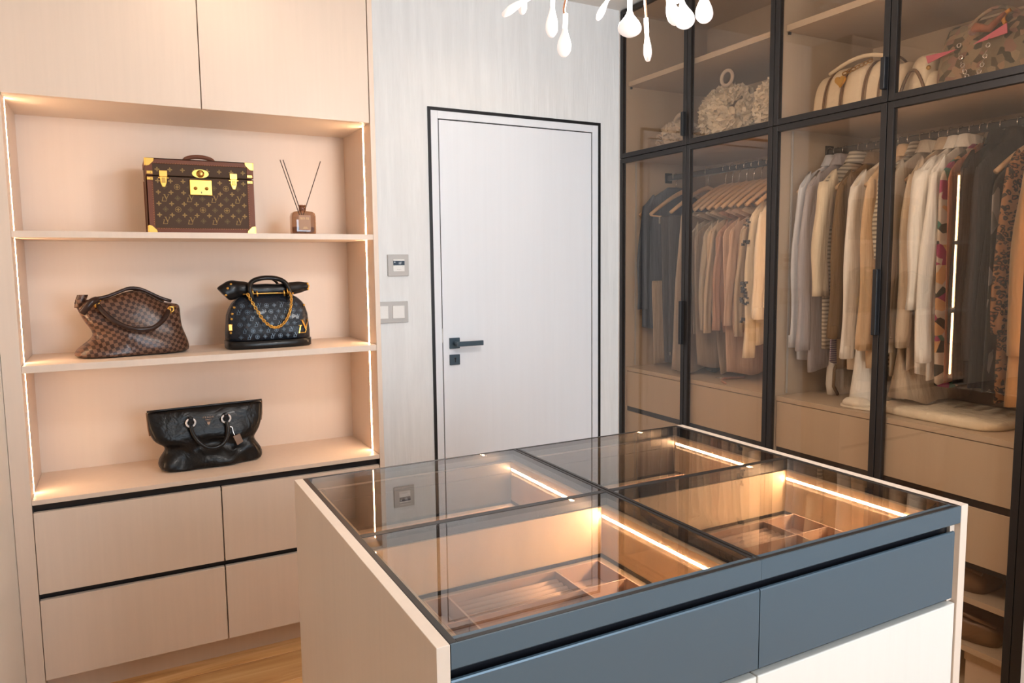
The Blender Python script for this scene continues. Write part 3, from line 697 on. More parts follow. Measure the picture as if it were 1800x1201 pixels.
# upper compartments: ruffled bags
ruf = base('cream_organza', (.88, .76, .60), .8, spec=.2, sheen=.3)[0]
ruf2 = base('blush_organza', (.78, .66, .55), .8, spec=.2, sheen=.3)[0]
def ruffle_bag(loc, r, label, m, n, hnd=None, seed=1):
    rs = random.Random(seed); t = thing('ruffled_bag', label, 'bag', loc)
    core = MB().lathe([(.001, 0), (.75, 0), (.86, .2), (.80, .8), (.62, 1.3), (.3, 1.62), (.001, 1.7)], (0, 0, 0), 20)
    core.v = [(x*r[0], y*r[1], z*r[2]) for x, y, z in core.v]
    obj('pouch', core, m, t, world=False, smooth=True)
    mb = MB()
    for k in range(n):
        th = rs.uniform(0, 2*pi); zz = rs.uniform(-.75, 1)
        c = Vector((r[0]*cos(th)*sqrt(1-zz*zz*.95), r[1]*sin(th)*sqrt(1-zz*zz*.95), r[2]*(1+zz*.9)))
        nn = Vector((cos(th)*sqrt(max(0, 1-zz*zz)), sin(th)*sqrt(max(0, 1-zz*zz)), zz+.15)).normalized()
        a = nn.orthogonal().normalized(); b = nn.cross(a); p1 = rs.uniform(0, 6); kk = rs.choice([2, 3, 4, 5]); s = rs.uniform(.018, .034)
        i = len(mb.v); NN = 26
        for q, (rr, hh) in enumerate(((.12, -.004), (.55, .006), (1, .014))):
            for j in range(NN):
                an = 2*pi*j/NN
                p = c+(a*cos(an)+b*sin(an))*s*rr+nn*(hh+.30*s*rr*rr*sin(kk*an+p1)+.12*s*rr*sin(9*an+p1*2)); p.z = max(p.z, .002)
                mb.v.append(tuple(p))
        for q in range(2):
            for j in range(NN): mb.f.append((i+q*NN+j, i+q*NN+(j+1) % NN, i+(q+1)*NN+(j+1) % NN, i+(q+1)*NN+j))
    o = obj('ruffles', mb, m, t, world=False, smooth=True); o['kind'] = 'stuff'
    if hnd:
        w, h, rr = hnd
        obj('handle', MB().tube([(0, w*cos(pi*k/14), r[2]*1.6+h*sin(pi*k/14)) for k in range(15)], rr, 10), m, t, world=False, smooth=True)
    return t
MZ = 1.8885
ruffle_bag((2.36, 2.800, MZ), (.085, .095, .070), 'small ruffled cream bag with an arched handle, next to the wall', ruf2, 170, (.055, .075, .009), 4)
ruffle_bag((2.36, 2.470, MZ), (.11, .125, .122), 'large fluffy ruffled cream bag behind the second upper door', ruf, 300, None, 5)
rb = ruffle_bag((2.36, 2.175, MZ), (.11, .085, .112), 'fluffy ruffled cream bag beside the centre divider', ruf, 240, (.05, .08, .006), 9)
bl = obj('handle_ring', MB().tube([(2.28, 2.415+.032*cos(2*pi*k/20), MZ+.262+.030*sin(2*pi*k/20)) for k in range(20)], .007, 8, closed=True), ruf2, None, smooth=True)
tag(bl, 'round beaded ring handle resting on top of the large ruffled bag', 'ring')
# cream gathered bowling bag
cl = leather('cream_nappa', (.82, .68, .50), .45, .3, 30, .05)
bt = thing('gathered_handbag', 'cream gathered leather handbag with a gold heart lock', 'handbag', (2.34, 1.775, MZ))
def hump(w, f, ya, yb, r_=0.0, n=22, yn=9):
    rings = []
    for q in range(yn+1):
        u = q/yn; y = ya+(yb-ya)*u; e = (1-abs(2*u-1)**6*.12)
        rings.append([(w*e*math.copysign(abs(cos(a))**.8, cos(a)), y, max(0, f*e*sin(a)**.75 if sin(a) > 0 else 0)) for a in [pi*j/n for j in range(n+1)]])
    return MB().rings(rings)
ys = [-.175, -.105, -.045, .045, .115, .175]; es = [.80, .95, 1.0, .97, .9]
for k in range(5):
    e = es[k]; obj('panel', hump(.100*e, .186*e, ys[k]+.002, ys[k+1]-.002), cl, bt, world=False, smooth=True)
for k in range(1, 5):
    obj('piping', MB().tube([(.099*cos(a), ys[k], .178*sin(a)**.75 if sin(a) > 0 else 0) for a in [pi*j/20 for j in range(21)]], .004, 6), brown_l, bt, world=False, smooth=True)
obj('handle', MB().tube([(-.05, -.13+.26*k/16, .165+.032*sin(pi*k/16)) for k in range(17)], .007, 8), cl, bt, world=False, smooth=True)
hp = [(.016*sin(a)**3*1.3, (13*cos(a)-5*cos(2*a)-2*cos(3*a)-cos(4*a))*.0013) for a in [2*pi*j/24 for j in range(24)]]
obj('heart_lock', MB().poly([(-.099, .04+x, .118+z) for x, z in hp], (-1, 0, 0), .010), gold, bt, world=False, bevel=.002)
ch = MB()
for k in range(7):
    c = Vector((-.088+.003*k, .035-.014*k, .145+.004*k)); a_ = .5 if k % 2 else -.4
    ch.tube([c+Vector((.002*sin(2*pi*j/10+a_), .010*cos(2*pi*j/10), .006*sin(2*pi*j/10))) for j in range(10)], .0022, 6, closed=True)
obj('chain', ch, goldd, bt, world=False, smooth=True)
b2 = thing('flap_handbag', 'small cream handbag with gold stud beside the gathered handbag', 'handbag', (2.315, 1.545, MZ))
obj('body', hump(.075, .095, -.055, .055), cl, b2, world=False, smooth=True)
obj('flap', hump(.079, .150, -.040, .02), cl, b2, world=False, smooth=True)
obj('handle', MB().tube([(-.078, -.045+.09*k/12, .02+.075*sin(pi*k/12)) for k in range(13)], .005, 8), brown_l, b2, world=False, smooth=True)
obj('stud', MB().ball((-.062, -.042, .095), .007), gold, b2, world=False, smooth=True)
# patterned bag
flor = patch('faded_floral_canvas', [(.23, .17, .11), (.32, .24, .155), (.12, .09, .055), (.34, .22, .14), (.24, .19, .125), (.08, .07, .045), (.28, .16, .12)], 48, .6)
pb = thing('floral_handbag', 'large olive floral canvas handbag with pink ribbon and chain', 'handbag', (2.34, 1.345, MZ))
rings = []
for z, e, f in ((0, 1, 1), (.01, 1.02, 1.03), (.10, 1.0, .9), (.17, .97, .62), (.205, .94, .35), (.215, .9, .2)):
    rings.append([(.085*f*math.copysign(abs(cos(a))**.45, cos(a)), .155*e*math.copysign(abs(sin(a))**.45, sin(a))+.003*sin(3*a), z) for a in [2*pi*j/36 for j in range(36)]])
obj('body', MB().rings(rings), flor, pb, world=False, smooth=True)
obj('ribbon', MB().poly([(-.098, .160, .128), (-.098, .152, .104), (-.094, .065, .126)], (-1, 0, 0), .003), pinkm, pb, world=False)
obj('ribbon', MB().poly([(-.098, -.080, .162), (-.098, -.083, .134), (-.094, .015, .128)], (-1, 0, 0), .003), pinkm, pb, world=False)
obj('charm', MB().tube([(-.070, -.075+.022*cos(a), .185+.02*sin(a)) for a in [-.8+2.2*j/10 for j in range(11)]], .006, 8), orangem, pb, world=False, smooth=True)
obj('scarf_knot', MB().tube([(-.085, .03, .165), (-.095, .01, .175), (-.08, -.02, .165), (-.075, -.06, .20)], [.010, .014, .012, .006], 8), rust, pb, world=False, smooth=True)
obj('handle', MB().tube([(-.03, -.07+.15*k/14-.01, .200+.035*sin(pi*k/14)) for k in range(15)], .006, 8), flor, pb, world=False, smooth=True)
ch = MB()
for k in range(26):
    u = k/25; c = Vector((-.098, .055-.09*u, .135-.11*sin(pi*u)**.8))
    a_ = (k % 2)*1.4
    ch.tube([c+Vector((.006*sin(a_)*sin(2*pi*j/8), .006*cos(a_)*cos(2*pi*j/8)+.002, .006*sin(2*pi*j/8)))for j in range(8)], .0014, 5, closed=True)
obj('chain', ch, chrome, pb, world=False, smooth=True)

# ------------------------------------------------------------------ things in the lit niche
# vanity trunk -------------------------------------------------
canvas = base('brown_coated_canvas', (.070, .038, .022), .6, spec=.2)[0]
trim = leather('oxblood_trim', (.17, .058, .030), .5, .15, coat=0)
mono = base('ochre_print', (.30, .19, .07), .6, spec=.2)[0]
mono2 = base('olive_print', (.16, .115, .05), .6, spec=.2)[0]
cx0, cx1, cy0, cy1, cz0, cz1, czl = .1065, .4405, 2.797, 3.005, 1.4995, 1.7435, 1.688
tr = thing('vanity_trunk', 'brown monogram vanity trunk with brass lock on the top shelf', 'trunk', ((cx0+cx1)/2, cy0, cz0))
obj('body', B(cx0, cx1, cy0, cy1, cz0, czl-.0012), canvas, tr, bevel=.003)
lid = obj('lid', B(cx0, cx1, cy0, cy1, czl+.0012, cz1), canvas, tr, bevel=.003)
tm = MB(); tw = .020; e = .0018
tm.box(cx0-e, cx0+tw, cy0-e, cy0+.003, cz0+.0005, czl-.002).box(cx1-tw, cx1+e, cy0-e, cy0+.003, cz0+.0005, czl-.002).box(cx0+tw, cx1-tw, cy0-e, cy0+.003, cz0+.0005, cz0+tw-.002)
tm.box(cx0-e, cx0+.003, cy0-e, cy0+tw, cz0+.0005, czl-.002).box(cx0-e, cx0+.003, cy1-tw, cy1, cz0+.0005, czl-.002).box(cx0-e, cx0+.003, cy0, cy1, cz0+.0005, cz0+tw)
obj('edge_trim', tm, trim, tr, bevel=.0008, seg=1)
tl = MB().box(cx0-e, cx1+e, cy0-e, cy0+.003, cz1-.016, cz1+e).box(cx0-e, cx0+tw, cy0-e, cy0+.003, czl+.002, cz1-.016).box(cx1-tw, cx1+e, cy0-e, cy0+.003, czl+.002, cz1-.016)
tl.box(cx0-e, cx0+.003, cy0-e, cy1, cz1-.016, cz1+e).box(cx0-e, cx1+e, cy0-e, cy0+.02, cz1-.002, cz1+e)
obj('lid_trim', tl, trim, lid, bevel=.0008, seg=1)
nl = MB()
x = cx0+.03
while x < cx1-.025:
    nl.ball((x, cy0-e, cz0+.016), .0013, 4); nl.ball((x, cy0-e, cz1-.014), .0013, 4); x += .0075
z = cz0+.03
while z < czl-.006:
    nl.ball((cx0+.017, cy0-e, z), .0013, 4); nl.ball((cx1-.017, cy0-e, z), .0013, 4); z += .0075
nn_ = obj('nails', nl, goldd, tr); nn_['kind'] = 'stuff'
def glyphs(mb, f):
    def q(pts): mb.poly([f(x, z) for x, z in pts], f(None, None), .0005)
    return q
def LV(q, cx, cz, s):
    P = lambda pts: q([(cx+x*s, cz+z*s) for x, z in pts])
    P([(-.50, -.55), (-.38, -.55), (-.22, .10), (-.34, .10)]); P([(-.50, -.55), (.16, -.55), (.18, -.47), (-.46, -.47)]); P([(.10, -.47), (.18, -.47), (.26, -.26), (.21, -.26)]); P([(-.42, .10), (-.14, .10), (-.14, .15), (-.42, .15)])
    P([(-.16, .55), (.0, .55), (.24, -.02), (.16, -.26)]); P([(.16, -.26), (.22, -.26), (.56, .55), (.48, .55)]); P([(-.24, .55), (.08, .55), (.08, .60), (-.24, .60)]); P([(.38, .55), (.66, .55), (.66, .60), (.38, .60)])
def FL(q, cx, cz, r):
    q([(cx+r*(.30+.70*abs(cos(2*a))**1.5)*cos(a), cz+r*(.30+.70*abs(cos(2*a))**1.5)*sin(a)) for a in [2*pi*j/32 for j in range(32)]])
def RG(q, cx, cz, r, w):
    for j in range(16):
        a, b = 2*pi*j/16, 2*pi*(j+1)/16
        q([(cx+r*cos(a), cz+r*sin(a)), (cx+r*cos(b), cz+r*sin(b)), (cx+(r-w)*cos(b), cz+(r-w)*sin(b)), (cx+(r-w)*cos(a), cz+(r-w)*sin(a))])
def DM(q, cx, cz, r, w):
    pts = [(1, 0), (.42, .42), (0, 1), (-.42, .42), (-1, 0), (-.42, -.42), (0, -1), (.42, -.42)]
    for j in range(8):
        a, b = pts[j], pts[(j+1) % 8]; k = 1-w/r
        q([(cx+a[0]*r, cz+a[1]*r), (cx+b[0]*r, cz+b[1]*r), (cx+b[0]*r*k, cz+b[1]*r*k), (cx+a[0]*r*k, cz+a[1]*r*k)])
    FL(q, cx, cz, r*.5)
pr = MB(); pr2 = MB()
def fplane(x, z): return (0, -1, 0) if x is None else (x, cy0+.0001, z)
qa, qb = glyphs(pr, fplane), glyphs(pr2, fplane)
CW, CH = .0765, .0745
for r_ in range(-1, 5):
    for c_ in range(-1, 6):
        X0, Z0 = cx0+.053+c_*CW, cz0+.042+r_*CH
        for dx, dz, kd in ((0, 0, 'LV'), (.5, 0, 'DM'), (.5, .5, 'RG'), (0, .5, 'DM'), (.25, .25, 'F'), (.75, .25, 'F'), (.25, .75, 'F'), (.75, .75, 'F')):
            x, z = X0+dx*CW, Z0+dz*CH
            lim = cz0+.024 < z < cz1-.024 and cx0+.030 < x < cx1-.028
            if not lim: continue
            if abs(z-czl) < .010: continue
            if kd == 'LV': LV(qa, x, z, .021)
            elif kd == 'DM': DM(qb, x, z, .0095, .0018)
            elif kd == 'RG': RG(qa, x, z, .0095, .0014); FL(qa, x, z, .0062)
            else: FL(qa, x, z, .0078)
obj('monogram_print', pr, mono, tr)['kind'] = 'stuff'; obj('monogram_print', pr2, mono2, tr)['kind'] = 'stuff'
# brass
def corner(x, z, sx, sz):
    return MB().poly([(x, cy0-.0024, z), (x+sx*.026, cy0-.0024, z), (x+sx*.024, cy0-.0024, z+sz*.010), (x+sx*.010, cy0-.0024, z+sz*.024), (x, cy0-.0024, z+sz*.026)], (0, -1, 0), .0018).box(min(x, x-sx*.003), max(x, x-sx*.003), cy0-.004, cy0+.020, min(z, z+sz*.024), max(z, z+sz*.024))
for (x, z, sx, sz) in ((cx0, cz0+.0005, 1, 1), (cx1, cz0+.0005, -1, 1), (cx0, cz1+.001, 1, -1), (cx1, cz1+.001, -1, -1)):
    obj('brass_corner', corner(x, z, sx, sz), gold, tr, bevel=.0006, seg=1)
for x in (cx0+.002, cx1-.020):
    for z in (czl-.015, czl+.005):
        h_ = obj('brass_tab', MB().box(x, x+.018, cy0-.0038, cy0-.001, z, z+.010), gold, tr, bevel=.0012)
        obj('rivet', MB().ball((x+.012, cy0-.004, z+.005), .0018, 5), goldd, h_, smooth=True)
lk = obj('lock_plate', B(.236, .307, cy0-.0055, cy0-.0005, cz0+.128, cz0+.180), gold, tr, bevel=.002)
obj('lock_knob', MB().lathe([(.001, 0), (.006, 0), (.0055, .004), (.003, .008), (.001, .009)], (0, 0, 0), 16), goldd, lk, world=False, smooth=True)
obj('lock_knob', MB().lathe([(.001, 0), (.006, 0), (.0055, .004), (.003, .008), (.001, .009)], (0, 0, 0), 16), goldd, lk, world=False, smooth=True)
L_ = rootloc(lk)
for o, xx in zip([c for c in lk.children], (.254, .289)):
    o.location = Vector((xx, cy0-.0055, cz0+.151))-L_; o.rotation_euler = (pi/2, 0, 0)
obj('keyhole', MB().box(.2705, .2735, cy0-.0062, cy0-.005, cz0+.134, cz0+.141), channel, lk)
hs = MB().lathe([(.001, 0), (.026, 0), (.026, .003), (.001, .003)], (0, 0, 0), 24, 1, .55)
hs.v = [(.2715+x, cy0-.0015-z, cz0+.2005+y) for x, y, z in hs.v]
hs_ = obj('hasp', hs, gold, lid, smooth=False)
hb = MB().lathe([(.001, 0), (.013, 0), (.012, .006), (.006, .009), (.001, .009)], (0, 0, 0), 20)
hb.v = [(.2715+x, cy0-.0045-z, cz0+.200+y) for x, y, z in hb.v]
obj('hasp_boss', hb, goldd, hs_, smooth=True)
for x in (.158, .3765):
    lt = MB().box(x-.012, x+.012, cy0-.0045, cy0-.001, cz0+.186, cz0+.206).box(x-.010, x+.010, cy0-.006, cy0-.001, cz0+.168, cz0+.186).poly([(x-.010, cy0-.001, cz0+.168), (x+.010, cy0-.001, cz0+.168), (x+.004, cy0-.001, cz0+.152), (x-.004, cy0-.001, cz0+.152)], (0, -1, 0), .005)
    lt.box(x-.016, x+.016, cy0-.005, cy0-.002, cz0+.180, cz0+.184)
    a_ = obj('latch', lt, gold, tr, bevel=.001, seg=1)
    obj('latch_slot', B(x-.005, x+.005, cy0-.0078, cy0-.0055, cz0+.166, cz0+.182), goldd, a_, bevel=.001)
obj('top_handle', MB().tube([(.225+.095*k/14, (cy0+cy1)/2-.07, cz1+.001+.016*sin(pi*k/14)**.5) for k in range(15)], .007, 10), trim, lid, smooth=True)

# reed diffuser ------------------------------------------------
df = thing('reed_diffuser', 'brown glass reed diffuser with three dark reeds beside the trunk', 'diffuser', (.6135, 2.83, zs1+.0005))
gl = glass('amber_grey_glass', (.62, .46, .34), .06)
def rsq(hw, hd, z, p=.28, n=32): return [(hw*math.copysign(abs(cos(a))**p, cos(a)), hd*math.copysign(abs(sin(a))**p, sin(a)), z) for a in [2*pi*j/n for j in range(n)]]
obj('bottle', MB().rings([rsq(.036, .026, 0), rsq(.0415, .030, .004), rsq(.0425, .031, .012), rsq(.0425, .031, .066), rsq(.040, .029, .078), rsq(.032, .022, .084, .4), rsq(.013, .013, .0865, 1), rsq(.0125, .0125, .104, 1), rsq(.0155, .0155, .106, 1), rsq(.0155, .0155, .108, 1), rsq(.0105, .0105, .108, 1), rsq(.0105, .0105, .088, 1)], cap=True), gl, df, world=False, smooth=True)
obj('liquid', MB().rings([rsq(.034, .023, .008), rsq(.0365, .026, .012), rsq(.0365, .026, .026), rsq(.034, .024, .028)]), gl, df, world=False, smooth=True)
lb = obj('label', B(-.021, .021, -.0335, -.0318, .016, .070), base('brown_label', (.36, .21, .13), .6)[0], df, world=False)
tx = MB(); lx = MB()
for k, w in enumerate((.004, .003, .004, .001, .004, .004)):
    x = -.0165+k*.0054; tx.box(x, x+.001, -.0341, -.0334, .054, .062)
    if w > .001: tx.box(x, x+w, -.0341, -.0334, .054 if k % 2 else .061, .055 if k % 2 else .062).box(x+w-.001, x+w, -.0341, -.0334, .054, .062)
tx.box(-.007, .010, -.0341, -.0334, .022, .0235).box(-.005, .008, -.0341, -.0334, .0255, .027)
obj('lettering', tx, base('pale_gold_print', (.66, .46, .22), .5)[0], lb, world=False)
rd = base('dark_reed', (.055, .03, .02), .7)[0]
for a, b in (((.012, .01, .006), (-.072, 0, .267)), ((.016, -.006, .006), (-.0625, -.004, .267)), ((-.020, .004, .006), (.073, .004, .270))):
    obj('reed', MB().tube([a, b], .0016, 8), rd, df, world=False)

# checked slouchy bag -----------------------------------------
def checker_mat():
    m, nt, b = base('brown_check_canvas', (.1, .05, .03), .34, spec=.5)
    co = coords(nt, (1, 1, 1)); nz = _n(nt, 'ShaderNodeTexNoise'); nt.links.new(co, nz.inputs[0]); nz.inputs['Scale'].default_value = 9
    mx = _n(nt, 'ShaderNodeMix', data_type='VECTOR'); nt.links.new(co, mx.inputs[4]); nt.links.new(nz.outputs[1], mx.inputs[5]); mx.inputs[0].default_value = .03
    mp = _n(nt, 'ShaderNodeMapping'); nt.links.new(mx.outputs[1], mp.inputs[0]); mp.inputs['Scale'].default_value = (1, .0, 1); mp.inputs['Rotation'].default_value = (0, .22, 0)
    c = _n(nt, 'ShaderNodeTexChecker'); nt.links.new(mp.outputs[0], c.inputs[0]); c.inputs['Scale'].default_value = 92
    c.inputs[1].default_value = (.034, .011, .006, 1); c.inputs[2].default_value = (.150, .075, .045, 1)
    nt.links.new(c.outputs[0], b.inputs['Base Color'])
    f2 = noise(nt, co, 14, 3, .5, 1.0); bump(nt, b, f2, .35, .012); return m
chk = checker_mat(); dkl = leather('dark_brown_leather', (.035, .018, .014), .28, .15)
cb = thing('checked_shoulder_bag', 'slouchy brown checked shoulder bag on the middle shelf', 'handbag', (.034, 2.885, zs2+.0005), .16)
LV_ = [(0, -.158, .172, .080), (.006, -.168, .180, .088), (.022, -.166, .182, .090), (.045, -.135, .176, .086), (.065, -.108, .170, .080), (.085, -.112, .163, .074), (.110, -.130, .160, .066), (.135, -.142, .160, .056), (.155, -.150, .160, .045), (.170, -.156, .160, .034), (.182, -.160, .158, .022), (.190, -.158, .150, .012)]
rings = []
for z, l, r, hd in LV_:
    rg = []; c = (l+r)/2; hw = (r-l)/2; u = z/.19
    for j in range(64):
        a = 2*pi*j/64; ca, sa = cos(a), sin(a)
        x = hw*math.copysign(abs(ca)**.62, ca); y = hd*math.copysign(abs(sa)**.7, sa); t_ = (x/hw)
        x += c
        cre = .019*sin((x+.15)*26 + z*62) * (1-abs(t_)**2) * (.35+.65*max(0, -t_+.35)) * sin(min(1, u*1.6)*pi*.8+.25)
        pinch = .020*math.exp(-((x+.085)**2/.0012+(z-.07)**2/.0012))
        y += (-cre if sa < 0 else cre*.6) + (pinch*1.0 if sa < 0 else 0)
        zz = z*(1+.0) + u**2*(.036*math.exp(-((x-.02)/.07)**2)-.022*max(0, x/.16)) + .004*sin(x*40)*u
        rg.append((x, y, zz))
    rings.append(rg)
obj('body', MB().rings(rings), chk, cb, world=False, smooth=True, sub=1)
def top(x): return .190+.036*math.exp(-((x-.02)/.07)**2)-.022*max(0, x/.16)
rim = obj('rim_trim', MB().tube([(x, -.020, top(x)+.002) for x in [-.10+.23*k/24 for k in range(25)]], .0055, 8), dkl, cb, world=False, smooth=True)
hp_ = [(-.098, -.052, .172), (-.085, -.068, .150), (-.06, -.082, .122), (-.025, -.094, .100), (.012, -.100, .090), (.05, -.096, .092), (.08, -.084, .108), (.100, -.070, .128), (.112, -.056, .146)]
def spl(P, n=6):
    out = []
    for i in range(len(P)-1):
        p0, p1, p2, p3 = [Vector(P[max(0, min(len(P)-1, i+k))]) for k in (-1, 0, 1, 2)]
        for q in range(n):
            t = q/n; out.append(.5*((2*p1)+(p2-p0)*t+(2*p0-5*p1+4*p2-p3)*t*t+(3*p1-p0-3*p2+p3)*t**3))
    out.append(Vector(P[-1])); return out
obj('shoulder_strap', MB().tube(spl(hp_), .0075, 12), dkl, cb, world=False, smooth=True)
obj('shoulder_strap', MB().tube(spl([(-.098, .02, .180), (-.04, .03, .205), (.02, .03, .222), (.08, .02, .19), (.112, .01, .172)]), .006, 10), dkl, cb, world=False, smooth=True)
for x, z, y in ((-.104, .180, -.050), (.120, .150, -.054)):
    rn = MB().tube([(x+.009*cos(2*pi*k/14), y, z+.009*sin(2*pi*k/14)) for k in range(14)], .0025, 8, closed=True)
    rn.tube([(x-.004, y-.004, z+.008), (x-.002, y-.006, z-.014)], .003, 8); rn.box(x-.004, x+.016, y-.002, y+.004, z+.006, z+.010)
    obj('buckle_ring', rn, gold, cb, world=False, smooth=True)
obj('side_tab', MB().rings([[(-.145+dx+.016*cos(a), -.01+.010*sin(a), z) for a in [2*pi*j/12 for j in range(12)]] for z, dx in ((.165, 0), (.19, .004), (.205, .010), (.207, .010))]), chk, cb, world=False, smooth=True)
obj('side_tab', MB().tube(spl([(-.145, -.05, .15), (-.13, -.058, .17), (-.115, -.056, .185), (-.10, -.045, .19)]), .012, 10), dkl, cb, world=False, smooth=True)

# navy domed bag ------------------------------------------------
nv = leather('navy_embossed_leather', (.012, .015, .022), .30, .8, 110, .2)
nv2 = base('lighter_blue_emboss', (.075, .12, .175), .32, spec=.6)[0]  # raised monogram in a lighter blue than the leather
bk = leather('black_calf', (.008, .0075, .008), .3, .15, 50, .12)
ab = thing('domed_handbag', 'navy embossed domed handbag with gold chain on the middle shelf', 'handbag', (.4825, 2.875, zs2+.0005), .05)
DL = [(0, .145, .070), (.004, .150, .076), (.028, .150, .078), (.031, .147, .074), (.06, .147, .072), (.09, .144, .067), (.12, .142, .060), (.145, .134, .052), (.165, .122, .043), (.180, .106, .033), (.192, .084, .022), (.198, .055, .010)]
def abring(z, hw, hd, n=56):
    return [(hw*math.copysign(abs(cos(a))**.5, cos(a)), hd*math.copysign(abs(sin(a))**.6, sin(a))+.004*sin(hw*90+cos(a)*7)*(.03 < z < .18), z) for a in [2*pi*j/n for j in range(n)]]
obj('base_panel', MB().rings([abring(*q) for q in DL[:3]]), bk, ab, world=False, smooth=True)
obj('body', MB().rings([abring(*q) for q in DL[3:]]), nv, ab, world=False, smooth=True)
def ysurf(x, z):
    for (z0, w0, d0), (z1, w1, d1) in zip(DL[3:], DL[4:]):
        if z0 <= z <= z1:
            u = (z-z0)/(z1-z0); w = w0+(w1-w0)*u; d = d0+(d1-d0)*u
            c = min(.999, abs(x)/w)**2; s = sqrt(max(0, 1-c**2)); sa = max(.05, s)
            ca = math.copysign((abs(x)/w)**2, x); 
            return -d*sqrt(max(.02, 1-ca*ca))**.6 + .004*sin(w*90+math.copysign(ca, x)*7)
    return -.03
em = MB()
def fs(x, z): return (0, -1, 0) if x is None else (x, ysurf(x, z)-.0010, z)
qe = glyphs(em, fs)
for r_ in range(6):
    for c_ in range(-5, 6):
        x = c_*.027+(r_ % 2)*.0135; z = .044+r_*.022
        w = [q for q in DL if q[0] >= z][0][1]
        if abs(x) > w-.024 or (abs(x-.112) < .028 and z < .11): continue
        k = (r_+c_) % 3
        if k == 0: LV(qe, x, z, .015)
        elif k == 1: RG(qe, x, z, .0078, .0012); FL(qe, x, z, .005)
        else: DM(qe, x, z, .008, .0014)
obj('embossed_monogram', em, nv2, ab, world=False)['kind'] = 'stuff'
# side wings of collapsed leather
def wing(P, R_, m=bk): return MB().tube(spl(P, 5), [R_[min(len(R_)-1, int(i*len(R_)/(5*(len(P)-1)+1)))] for i in range(5*(len(P)-1)+1)], 14)
def smoothtube(P, R_, n=18, k=6, kz=1):
    pts = spl(P, k); rr = [v.x for v in spl([(r, 0, 0) for r in R_], k)]
    return MB().tube(pts, [r*(1+.03*sin(i*.7)) for i, r in enumerate(rr)], n, kz=kz)
obj('gathered_top', smoothtube([(-.152, -.018, .196), (-.143, -.018, .203), (-.118, -.016, .212), (-.088, -.014, .213), (-.05, -.014, .208), (0, -.016, .208), (.05, -.014, .208), (.09, -.010, .212), (.122, -.008, .216), (.148, -.008, .218)], [.022, .026, .027, .023, .019, .018, .018, .019, .016, .012], kz=1.25), bk, ab, world=False, smooth=True)
obj('zip_trim', MB().tube([(x, -.036+.3*x*x, .193+.004*cos(x*12)) for x in [-.09+.18*k/16 for k in range(17)]], .003, 8), goldd, ab, world=False, smooth=True)
# handles: folded flat straps
def strap(P, w, th, m):
    pts = spl(P, 6); mb = MB(); rings = []
    for i, p in enumerate(pts):
        t = (pts[min(i+1, len(pts)-1)]-pts[max(i-1, 0)]).normalized(); yv = Vector((.15, 1, .1)).normalized(); n = t.cross(yv).normalized()
        rings.append([tuple(p+yv*w*cos(2*pi*j/10)+n*th*sin(2*pi*j/10)) for j in range(10)])
    return mb.rings(rings)
obj('handle', strap([(-.060, -.045, .180), (-.068, -.046, .215), (-.056, -.036, .240), (-.018, -.028, .252), (.03, -.030, .250), (.060, -.036, .234), (.072, -.042, .205), (.070, -.045, .180)], .017, .0085, bk), bk, ab, world=False, smooth=True)
obj('handle', strap([(-.055, .04, .185), (-.055, .035, .225), (-.02, .025, .250), (.03, .025, .246), (.060, .035, .21), (.062, .04, .185)], .014, .005, bk), bk, ab, world=False, smooth=True)
for x in (-.045, .062, -.060, .050):
    z0 = .205 if abs(x) > .05 else .200
    obj('handle_ring', MB().tube([(x, -.052, z0+.008), (x+.001, -.054, z0-.004), (x+.002, -.052, z0-.014)], .0028, 8), gold, ab, world=False, smooth=True)
gs = MB()
for p in ((-.150, -.036, .208), (-.147, -.040, .195), (-.140, -.040, .218), (-.128, -.036, .232), (.146, -.018, .228), (.150, -.016, .219), (.147, -.018, .209), (-.122, -.046, .150), (-.131, -.052, .128), (-.135, -.056, .110), (-.140, -.060, .062), (.122, -.045, .150)): gs.ball(p, .0048, 6)
o = obj('gold_studs', gs, gold, ab, world=False, smooth=True); o['kind'] = 'stuff'
obj('padlock', MB().box(-.150, -.134, -.068, -.058, .068, .094), goldd, ab, world=False, bevel=.003)
ch = MB(); P = spl([(-.078, -.062, .196), (-.066, -.070, .168), (-.050, -.078, .135), (-.034, -.084, .105), (-.012, -.090, .082), (.012, -.090, .076), (.036, -.086, .088), (.056, -.080, .115), (.068, -.073, .150), (.072, -.064, .185), (.068, -.055, .200)], 4)
for i in range(0, len(P)-1):
    c = (P[i]+P[i+1])/2; t = (P[i+1]-P[i]).normalized(); s = Vector((0, 1, 0)) if i % 2 else Vector((0, 1, 0)).cross(t)
    ch.tube([c+t*.0072*cos(2*pi*j/10)+(s*.85+t.cross(s)*.35)*.0048*sin(2*pi*j/10) for j in range(10)], .0017, 6, closed=True)
obj('chain', ch, gold, ab, world=False, smooth=True)
lg = MB()
def fs2(x, z): return (0, -1, 0) if x is None else (x, ysurf(x, z)-.0020, z)
def q2(pts): lg.poly([fs2(x, z) for x, z in pts], (0, -1, 0), .003)
LV(q2, .112, .072, .042)
obj('gold_emblem', lg, gold, ab, world=False, bevel=.0004, seg=1)

